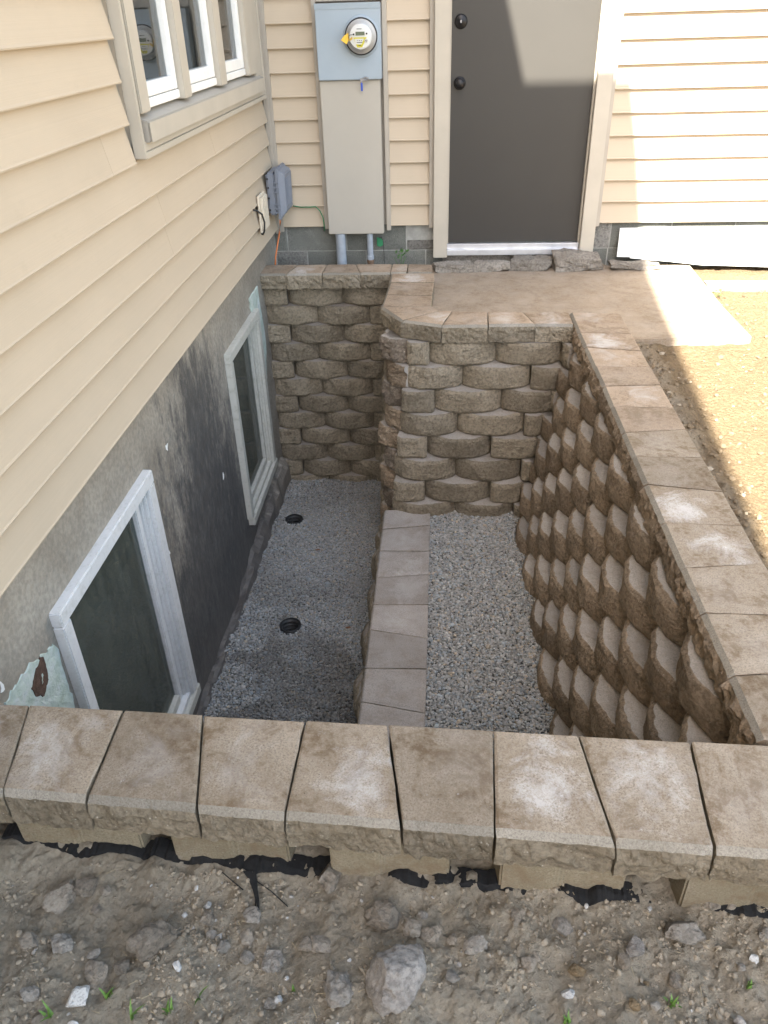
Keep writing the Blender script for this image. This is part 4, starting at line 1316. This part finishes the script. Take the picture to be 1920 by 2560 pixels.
# ------------------------------------------------------------------ things on the pad
def rock(name, c, s, seed, mat, label, cat, group, sub=3, rz=0.0, jag=0.22, sink=0.3, boxy=0.0, parent=None):
    bm = bmesh.new()
    bmesh.ops.create_icosphere(bm, subdivisions=sub, radius=1.0)
    P = np.array([v.co[:] for v in bm.verts])
    if boxy:
        Q = P / np.max(np.abs(P), axis=1)[:, None]
        P = P * (1 - boxy) + Q * boxy * 0.85
    nrm = fbm(P[:, 0] * 1.3 + seed * 3.7, P[:, 1] * 1.3 + seed, P[:, 2] * 1.3 + seed * 2.1, 3)
    n2 = fbm(P[:, 0] * 4.5 + seed, P[:, 1] * 4.5, P[:, 2] * 4.5 + seed, 3)
    P = P * (1 + jag * nrm + jag * 0.30 * n2)[:, None]
    n3 = fbm(P[:, 0] * 11 + seed, P[:, 1] * 11 + 3, P[:, 2] * 11 + seed, 2)
    # plane cuts give broken facets
    r2 = np.random.default_rng(int(seed * 100) + 5)
    for q in range(8):
        d = r2.normal(size=3); d /= np.linalg.norm(d)
        h = P @ d; lim = r2.uniform(0.55, 0.80)
        P = P - np.where(h > lim, (h - lim) * 0.93, 0)[:, None] * d[None]
    P = P * (1.12 + 0.035 * n3)[:, None] * np.array(s)[None]
    for v, p in zip(bm.verts, P): v.co = p
    me = bpy.data.meshes.new(name)
    bm.to_mesh(me); bm.free()
    me.materials.append(mat)
    me.polygons.foreach_set('use_smooth', np.full(len(me.polygons), sub > 4))
    o = link(name, me, parent, (c[0], c[1], c[2] + s[2] * (1 - sink)), rz)
    return tag(o, label, cat, group)


def chunk(c, s, seed, label, rz=0.0, skew=0.2):
    bm = bmesh.new()
    bmesh.ops.create_cube(bm, size=2.0)
    bmesh.ops.subdivide_edges(bm, edges=bm.edges, cuts=9, use_grid_fill=True)
    P = np.array([v.co[:] for v in bm.verts])
    r2 = np.random.default_rng(int(seed * 100))
    P[:, 0] += skew * P[:, 2] * r2.uniform(-1, 1) + 0.10 * P[:, 1] * r2.uniform(-1, 1)
    P[:, 2] *= 1 + 0.30 * r2.uniform(-1, 1) * P[:, 0]
    for q in range(9):
        d = r2.normal(size=3); d /= np.linalg.norm(d)
        h = P @ d; lim = r2.uniform(0.95, 1.25)
        P = P - np.where(h > lim, (h - lim), 0)[:, None] * d[None]
    Q = P * np.array(s)[None]
    n1 = fbm(Q[:, 0] * 22 + seed * 3, Q[:, 1] * 30, Q[:, 2] * 45 + seed, 3)
    n2 = fbm(Q[:, 0] * 80 + seed, Q[:, 1] * 80, Q[:, 2] * 80, 2)
    Q = Q + P * (0.007 * n1 + 0.003 * n2)[:, None]
    for v, p in zip(bm.verts, Q): v.co = p
    me = bpy.data.meshes.new("concrete_chunk")
    bm.to_mesh(me); bm.free()
    me.materials.append(rubbleM)
    o = link("concrete_chunk", me, None, (c[0], c[1], c[2] + s[2] * 0.93), rz)
    return tag(o, label, "concrete chunk", ch)


ch = "broken concrete chunks along the door foundation"
chunk((1.155, -0.150, -0.252), (0.130, 0.055, 0.026), 1.3, "thin low concrete chunk nearest the retaining wall cap, left end of the row", 0.05)
chunk((1.405, -0.140, -0.252), (0.118, 0.055, 0.028), 2.7, "flat concrete chunk under the left half of the door threshold", 0.03)
chunk((1.66, -0.125, -0.252), (0.128, 0.060, 0.036), 3.9, "tapered concrete chunk under the threshold beside the largest chunk", -0.06)
chunk((1.945, -0.130, -0.252), (0.150, 0.075, 0.056), 5.2, "largest rugged concrete chunk below the right door casing", 0.05)
chunk((2.315, -0.150, -0.252), (0.155, 0.045, 0.024), 6.1, "long flat concrete piece half in sunlight by the white board", 0.02)

# white sheet leaning on the foundation, partly in sun
V = [(2.222, -0.022, -0.028), (4.6, -0.022, -0.026), (4.6, -0.10, -0.285), (3.20, -0.10, -0.262), (2.75, -0.095, -0.246), (2.53, -0.088, -0.222), (2.298, -0.080, -0.204), (2.296, -0.079, -0.196), (2.213, -0.076, -0.194)]
n0 = len(V)
V += [(x, y + 0.012, z) for x, y, z in V]
Fc = [tuple(range(n0)), tuple(range(2 * n0 - 1, n0 - 1, -1))] + [(i, (i + 1) % n0, n0 + (i + 1) % n0, n0 + i) for i in range(n0)]
tag(obj("white_board", V, Fc, boardM, None), "white sheet leaning against the foundation in bright sun", "board")
v, f = rough_box(2.675, 4.2, -0.52, -0.44, -0.295, -0.245, 0.004, 4.4, 30, 4)
tag(obj("edging_slab", v, f, rubbleM, None), "long pale edging slab lying in the sun at the right edge", "slab")

# weed at the foundation
def leaf_cluster(root, spots, size, mat, parent, name="leaf"):
    for i, (dx, dy, dz, rot, til) in enumerate(spots):
        s = size * random.uniform(0.7, 1.2)
        out = [(0, 0), (0.35, 0.18), (0.62, 0.42), (1.0, 0.22), (0.92, 0.0), (1.0, -0.22), (0.62, -0.42), (0.35, -0.18)]
        V = []
        for a, b in out:
            x = a * s * math.cos(rot) - b * s * math.sin(rot)
            y = a * s * math.sin(rot) + b * s * math.cos(rot)
            z = a * s * til + abs(b) * s * 0.35
            V.append((root[0] + dx + x, root[1] + dy + y, root[2] + dz + z))
        V += [(x, y, z - 0.0006) for x, y, z in V]
        Fc = [tuple(range(8)), tuple(range(15, 7, -1))] + [(k, (k + 1) % 8, 8 + (k + 1) % 8, 8 + k) for k in range(8)]
        obj(name, V, Fc, mat, parent)
wd = empty("weed_plant", (0.805, -0.08, -0.28), "small green leafy weed behind the back wall caps", "weed")
leaf_cluster((0.805, -0.08, -0.165), [(random.uniform(-0.045, 0.045), random.uniform(-0.03, 0.02), random.uniform(-0.02, 0.035), random.uniform(0, 6.28), random.uniform(-0.1, 0.6)) for _ in range(18)], 0.026, leafM, wd)
for i in range(6):
    a = random.uniform(-0.05, 0.05)
    part("stem", tube([(0.805, -0.08, -0.285), (0.805 + a * 0.5, -0.08, -0.22), (0.805 + a, -0.075, -0.155 - abs(a) * 0.6)], 0.0012, 5), leafM, wd)
wd2 = empty("weed_plant", (2.70, -0.68, -0.29), "tiny weed on the sunlit gravelly soil by the edging slab", "weed")
leaf_cluster((2.70, -0.66, -0.275), [(random.uniform(-0.03, 0.03), random.uniform(-0.02, 0.02), random.uniform(0, 0.03), random.uniform(0, 6.28), random.uniform(0.1, 0.6)) for _ in range(10)], 0.022, leafM, wd2)

# ------------------------------------------------------------------ foreground soil: stones, clods, fabric, sprouts
stoneG = mat_split("grey_field_stone", (0.37, 0.335, 0.29), (0.49, 0.45, 0.40), 0.25)
stoneP = mat_split("pale_field_stone", (0.40, 0.36, 0.32), (0.53, 0.49, 0.45), 0.3)
stoneS = mat_split("soil_crusted_stone", (0.35, 0.30, 0.24), (0.46, 0.40, 0.33), 0.25)
stoneW = mat_cast("white_limestone", (0.42, 0.41, 0.39), (0.55, 0.54, 0.52), 0.0)
stoneT = mat_split("tan_pebble", (0.26, 0.19, 0.11), (0.33, 0.25, 0.16), 0.1)


def gz(x, y):
    return float(soil_z(np.array(x), np.array(y)))


ROWS = [  # x, y found for the soil plane, half width, aspect, material, label
    (1.019, -4.556, 0.061, 0.86, stoneP, "largest pale pitted rock at the bottom centre of the soil"),
    (0.517, -4.492, 0.046, 0.80, stoneS, "big rounded soil-crusted rock left of centre in the soil"),
    (0.322, -4.512, 0.023, 1.0, stoneG, "round grey stone left of the big soil-crusted rock"),
]
PX = [(325, 672, 21, 0.75, stoneW, "bright white angular stone at the lower left of the soil"), (120, 435, 15, 0.9, stoneS, "small soil-coloured stone near the left edge above the round grey stone"),
      (885, 320, 13, 1.1, stoneS, "upright soil-coloured lump just under the small pale chip"), (905, 380, 11, 0.8, stoneG, "small grey pebble beside a bluish pebble in mid soil"),
      (1090, 310, 14, 1.1, stoneG, "grey pebble at the lower end of the hanging fabric strip"), (1058, 405, 13, 1.0, stoneS, "brown lump below the fabric strip pebble"),
      (950, 447, 13, 0.9, stoneG, "dark grey pebble right of the big soil-crusted rock"), (1060, 475, 12, 1.3, stoneG, "narrow upright grey stone below the brown lump"),
      (1180, 490, 20, 1.2, stoneG, "angular grey stone up-left of the largest pale rock"), (1425, 160, 23, 1.3, stoneS, "tall dirt-coloured stone leaning against the front wall"),
      (405, 570, 17, 1.3, stoneS, "slanted dark stone between the round grey stone and the big rock"), (520, 540, 13, 0.9, stoneS, "small soil-coloured stone below left of the big rock"),
      (130, 655, 14, 1.0, stoneG, "small grey stone near the bottom left corner above the white stone"), (1468, 640, 24, 1.1, stoneG, "tilted angular grey stone left of the largest pale rock"),
      (1418, 605, 11, 1.0, stoneG, "small round stone touching the tilted angular one"), (1325, 430, 17, 0.8, stoneS, "left of two joined brown clods in mid soil"),
      (1385, 440, 19, 0.8, stoneS, "right of two joined brown clods in mid soil"), (1160, 675, 13, 0.8, stoneG, "flat grey pebble beside a small white chip at the bottom"),
      (1195, 660, 7.5, 1.3, stoneW, "small white chip beside the flat grey pebble"), (765, 540, 7.5, 1.3, stoneW, "small white pebble right of the big soil-crusted rock"),
      (398, 482, 10, 0.8, stoneG, "little dark grey pebble left of the big soil-crusted rock"), (305, 783, 10, 0.7, stoneW, "white chip at the very bottom edge left"),
      (160, 772, 17, 0.9, stoneS, "brown stone in the bottom left corner"), (890, 258, 7.5, 1.2, stoneW, "small pale chip standing on a brown lump"),
      (410, 278, 9, 1.6, stoneS, "slim upright brown stone in the upper left soil"), (455, 213, 9, 1.0, stoneS, "small brown lump near the wall at upper left"),
      (372, 190, 22, 0.8, stoneS, "broad crumbly clod below the first front block"), (258, 235, 26, 0.8, stoneS, "wide cracked clod at the far left of the soil"),
      (942, 381, 5.5, 1.0, stoneW, "tiny bluish-white pebble beside a small grey pebble")]
for X, Y, r, a, m, lab in PX:
    ROWS.append((0.5 * X, 1814.6 + 0.5 * Y, r, a, m, lab, 1))
PY = [(105, 310, 34, 0.7, stoneS, "wide flat-topped stone below the middle of the front wall"), (215, 350, 17, 0.9, stoneS, "left clod of a pair under the wide flat-topped stone"),
      (285, 372, 19, 0.85, stoneS, "right clod of a pair under the wide flat-topped stone"), (258, 292, 9.5, 0.8, stoneG, "small grey pebble right of the wide flat-topped stone"),
      (375, 390, 9, 1.2, stoneS, "small lump right of the clod pair"), (465, 432, 21, 0.7, stoneG, "half-buried grey stone right of the clod pair"),
      (640, 303, 14, 1.0, stoneS, "brown clod under the second front gap"), (825, 325, 18, 0.9, stoneG, "dark purple-grey stone right of centre below the fabric"),
      (885, 515, 14, 1.0, stoneT, "tan upright stone in the lower right soil"), (685, 487, 12, 1.2, stoneS, "brown lump lower centre right"),
      (715, 455, 10, 1.2, stoneS, "small brown lump touching another lump lower centre right"), (375, 552, 12, 1.0, stoneG, "grey pebble right of the largest pale rock"),
      (855, 602, 12, 0.8, stoneW, "pair-like white chip low on the right half"), (1120, 440, 21, 0.7, stoneP, "pale slab-like stone on the right half of the soil"),
      (1305, 352, 30, 0.6, stoneG, "broad embedded pale-grey stone at right"), (1430, 258, 14, 0.9, stoneS, "brown clod near the wall at right"),
      (1500, 262, 11, 0.9, stoneS, "small clod near the wall at far right"), (1170, 560, 5.5, 1.7, stoneT, "slim yellowish pebble at lower right"),
      (1120, 668, 10, 1.4, stoneT, "brown upright pebble at the bottom right"), (1207, 667, 9, 0.9, stoneG, "dark grey pebble at the bottom right beside green shoots"),
      (1285, 548, 13, 0.9, stoneS, "tan-brown clod at lower right"), (1075, 488, 12, 1.3, stoneS, "tilted brown chip below the pale slab-like stone"),
      (1605, 467, 8, 0.9, stoneW, "white pebble in the cluster at the right edge"), (1555, 500, 7, 0.9, stoneG, "grey pebble in the cluster at the right edge"),
      (1380, 372, 10, 0.9, stoneS, "small clod right of the broad embedded stone"), (1645, 372, 12, 0.9, stoneG, "grey pebble at the extreme right edge of the soil"),
      (1560, 713, 8, 0.9, stoneP, "pale square chip in the bottom right corner"), (535, 452, 5, 0.9, stoneW, "tiny white chip right of the half-buried grey stone"),
      (1180, 265, 6, 0.8, stoneW, "tiny white chip under the right-hand gap in the wall")]
for X, Y, r, a, m, lab in PY:
    ROWS.append((777.7 + 0.5313 * X, 1814.6 + 0.5313 * Y, r * 1.0, a, m, lab, 1))
FOC = 1955.55 / 1.1573


def soil_point(u, w, z):
    cx = (u - 829.5) / FOC
    cy_ = -(w - 1106.0) / FOC
    d = Vector(R_) * cx + Vector(U_) * cy_ + Vector(F_)
    C0 = Vector((1.08439, -5.33067, 1.20559))
    t = (z - C0.z) / d.z
    return C0 + d * t, (C0 + d * t - C0).length
sg = "stones lying on the foreground soil"
for i, r in enumerate(ROWS):
    if len(r) == 6:
        x, y, hw, asp, m, lab = r
    else:
        u, w, rad, asp, m, lab, _ = r
        p, dist = soil_point(u, w, -0.375)
        x, y = p.x, p.y
        hw = rad / FOC * dist * 1.06
    z = gz(x, y)
    big = hw > 0.035
    rock("stone", (x, y, z - 0.002), (hw, hw * min(1.15, max(0.7, asp)), hw * (0.62 if asp < 1.05 else 0.8)), 13.9 + i * 1.37, m, lab, "stone", sg, 5 if big else (4 if hw > 0.014 else 3), random.uniform(0, 0.6), 0.30, 0.30, 0.0 if m is stoneW else 0.2)

# loose crumbs and grit
def crumbs(n, x0, x1, y0, y1, rmin, rmax, tone, spread, lift=0.3, bias=None):
    X = rng.uniform(x0, x1, n); Y = rng.uniform(y0, y1, n)
    if bias is not None:
        k = bias(X, Y) > rng.random(n)
        X, Y = X[k], Y[k]
    n = len(X)
    u = rng.random(n)
    S = rmin * (rmax / rmin) ** (u ** 3.2)
    Z = soil_z(X, Y) + S * lift
    C = np.array(tone)[None] * np.clip(rng.normal(1, spread, n), 0.55, 1.8)[:, None]
    return X, Y, Z, S, C
clump = lambda X, Y: np.clip(0.42 + 0.75 * fbm(X * 7, Y * 7, 6.0, 3), 0.06, 1)
X, Y, Z, S, C = crumbs(24000, -0.05, 2.05, -4.80, -4.345, 0.0013, 0.0072, (0.315, 0.268, 0.204), 0.10, 0.22, clump)
w = rng.random(len(X)); C[w > 0.975] = np.array((0.36, 0.34, 0.31)); C[w > 0.993] = np.array((0.55, 0.54, 0.52))
tag(scatter("soil_crumbs", np.stack([X, Y, Z], -1), S, C, clodM, 0.8, 0.25, False), "loose crumbs of soil and grit over the foreground ground", "soil", kind='stuff')
ridge = lambda X, Y: np.clip(1.0 * np.exp(-((X - 2.13) / 0.11) ** 2) + 0.28, 0, 1)
X, Y, Z, S, C = crumbs(9000, 2.02, 3.3, -4.2, -0.5, 0.003, 0.014, (0.20, 0.148, 0.093), 0.16, 0.4, ridge)
k = ~((X < 2.70) & (Y > -1.45))
X, Y, Z, S, C = X[k], Y[k], Z[k], S[k], C[k]
w = rng.random(len(X)); C[w > 0.96] = np.array((0.38, 0.32, 0.24))
tag(scatter("soil_crumbs", np.stack([X, Y, Z], -1), S, C, clodM, 0.75, 0.22, False), "crumbly soil and pebbles outside the right wall", "soil", kind='stuff')

# landscape fabric squeezed out under the blocks
def fabric(x0, x1, label, seed, rise=0.03, n=90, fold=0.02):
    V, Fc = [], []
    for i in range(n + 1):
        x = x0 + (x1 - x0) * i / n
        e = min(1, min(i, n - i) / 8)
        yb = -4.298 - 0.045 * (x - 0.17)
        g0 = gz(x, yb - 0.02)
        h = rise * e * max(0.12, 0.55 + 0.45 * float(fbm(x * 9 + seed, 1.0, seed, 3)))
        out = (0.006 + 0.6 * fold * max(0, 0.5 + float(fbm(x * 10 + seed, 8.0, seed, 3)))) * e
        for y, z in ((yb + 0.03, g0 + 0.004 + h * 0.9), (yb - 0.004, g0 + 0.004 + h), (yb - 0.004 - out * 0.5, g0 + 0.003 + h * 0.65), (yb - 0.004 - out, g0 + 0.002 + h * 0.15), (yb - 0.004 - out * 1.1, g0 - 0.012)):
            V.append((x, y + 0.003 * float(fbm(x * 30, y * 60, seed, 3)), z + 0.002 * float(fbm(x * 35, y * 50 + 3, seed, 3))))
    m = 5
    for i in range(n):
        for k in range(m - 1): Fc.append((i * m + k, i * m + k + 1, (i + 1) * m + k + 1, (i + 1) * m + k))
    nv = len(V)
    V += [(x, y + 0.002, z - 0.0015) for x, y, z in V]
    Fc += [tuple(j + nv for j in reversed(q)) for q in Fc]
    return V, Fc
fab1 = empty("landscape_fabric", (0.5, -4.33, -0.38), "black landscape fabric with a hanging frayed strip under the left front blocks", "fabric", "landscape fabric edges under the front wall")
part("fabric_sheet", fabric(0.10, 0.90, "", 1.0, 0.014, 120), fabricM, fab1)
def strip(pts, w, seed):
    V, Fc = [], []
    for i, p in enumerate(pts):
        for s in (-0.5, 0.5):
            V.append((p[0] + s * w[i], p[1], p[2] + 0.004 * (s > 0)))
    for i in range(len(pts) - 1): Fc.append((2 * i, 2 * i + 1, 2 * i + 3, 2 * i + 2))
    nv = len(V)
    V += [(x, y + 0.0015, z - 0.0015) for x, y, z in V]
    Fc += [tuple(j + nv for j in reversed(q)) for q in Fc]
    return V, Fc
pp = [soil_point(u, w_, -0.375)[0] for u, w_ in ((540, 1888), (547, 1905), (551, 1922), (555, 1942), (558, 1962))]
part("hanging_strip", strip([(p.x, p.y, gz(p.x, p.y) + 0.008) for p in pp], [0.030, 0.017, 0.011, 0.008, 0.003], 1), fabricM, fab1)
for q in (((480, 1885), (500, 1900), (525, 1922)), ((548, 1900), (585, 1922), (620, 1946)), ((552, 1925), (550, 1950), (556, 1975))):
    P3 = [soil_point(u, w_, -0.372)[0] for u, w_ in q]
    part("loose_thread", tube([(p.x, p.y, gz(p.x, p.y) + 0.007) for p in P3], 0.0013, 5), fabricM, fab1)
f2 = empty("landscape_fabric", (1.15, -4.35, -0.38), "black landscape fabric bulging from the centre gap of the front wall", "fabric", "landscape fabric edges under the front wall")
part("fabric_sheet", fabric(0.98, 1.30, "", 4.0, 0.020, 60, 0.02), fabricM, f2)
f3 = empty("landscape_fabric", (1.45, -4.37, -0.38), "black fabric strip lying on the soil under the right front blocks", "fabric", "landscape fabric edges under the front wall")
part("fabric_sheet", fabric(1.34, 1.54, "", 7.0, 0.014, 50, 0.02), fabricM, f3)
f4 = empty("landscape_fabric", (1.75, -4.38, -0.38), "crumpled bit of black fabric at the right end of the front wall", "fabric", "landscape fabric edges under the front wall")
part("fabric_sheet", fabric(1.60, 1.90, "", 9.0, 0.010, 50, 0.012), fabricM, f4)

# grass sprouts
def blade(p, h, w, lean, az):
    V = []
    for t in (0, 0.35, 0.7, 1.0):
        ww = w * (1 - t) ** 0.6 + 0.0002
        cx = p[0] + lean * h * t * t * math.cos(az); cy2 = p[1] + lean * h * t * t * math.sin(az); z = p[2] + h * t * (1 - 0.25 * lean * t)
        V += [(cx - ww * math.sin(az), cy2 + ww * math.cos(az), z), (cx + ww * math.sin(az), cy2 - ww * math.cos(az), z)]
    Fc = [(0, 1, 3, 2), (2, 3, 5, 4), (4, 5, 7, 6)]
    nv = 8
    V += [(x + 0.0004, y + 0.0004, z) for x, y, z in V]
    Fc += [tuple(j + nv for j in reversed(q)) for q in Fc]
    return V, Fc
for (u, w_, nb, h, lab) in ((428, 2155, 3, 0.030, "single upright green grass shoot left of the largest pale rock"), (283, 2195, 3, 0.028, "green grass shoot at the bottom edge near the white stone"),
                            (232, 2150, 7, 0.016, "tuft of green leaves beside a dry husk, right of the white stone"), (362, 2180, 6, 0.016, "torn green tuft at the bottom centre left"),
                            (632, 2130, 2, 0.010, "tiny green shoot above right of the flat grey pebble"), (1455, 2165, 9, 0.014, "sparse green grass patch in the lower right soil"),
                            (1620, 2125, 6, 0.012, "small green tuft at the right edge of the soil"), (102, 2200, 4, 0.018, "green tuft in the bottom left corner"), (1225, 2200, 6, 0.012, "little green tuft at the bottom edge right of centre")):
    p, _d = soil_point(u, w_, -0.385)
    o = empty("grass_sprout", (p.x, p.y, gz(p.x, p.y)), lab, "grass", "green sprouts in the soil")
    for i in range(nb):
        a = random.uniform(0, 6.28)
        part("blade", blade((p.x + random.uniform(-0.008, 0.008) * (nb > 3), p.y + random.uniform(-0.006, 0.006) * (nb > 3), gz(p.x, p.y) - 0.002), 1.5 * h * random.uniform(0.7, 1.3), 0.0033, random.uniform(0.1, 0.8), a), grassM, o)
# straws and leaf litter
Vs = []
for i in range(120):
    x, y = random.uniform(0.15, 1.85), random.uniform(-4.65, -4.36)
    a = random.uniform(0, 6.28); L = random.uniform(0.006, 0.022)
    z = gz(x, y) + 0.006
    Vs.append(tube([(x, y, z), (x + L * math.cos(a), y + L * math.sin(a), z + random.uniform(-0.002, 0.004))], 0.00055, 4))
v, f = join(*Vs)
tag(obj("straw_litter", v, f, strawM, None, fix=False), "thin dry straws scattered on the foreground soil", "straw", kind='stuff')
for (x, y, z, lab) in ((0.60, -2.135, FLOOR + 0.012, "dry brown leaf against the foot of the divider wall"), (0.335, -1.42, FLOOR + 0.012, "small reddish leaf lying on the gravel between the drains")):
    V = [(x + a, y + b, z + c) for a, b, c in ((-0.016, 0, 0.004), (-0.006, 0.009, 0.0), (0.008, 0.008, 0.005), (0.018, 0, 0.001), (0.007, -0.008, 0.006), (-0.007, -0.008, 0.002))]
    V += [(p[0], p[1], p[2] - 0.001) for p in V]
    Fc = [tuple(range(6)), tuple(range(11, 5, -1))] + [(k, (k + 1) % 6, 6 + (k + 1) % 6, 6 + k) for k in range(6)]
    tag(obj("dry_leaf", V, Fc, simple("dry_leaf_brown", (0.22, 0.11, 0.06), 0.8, 0.3, 60)), lab, "leaf", "dry leaves in the well")
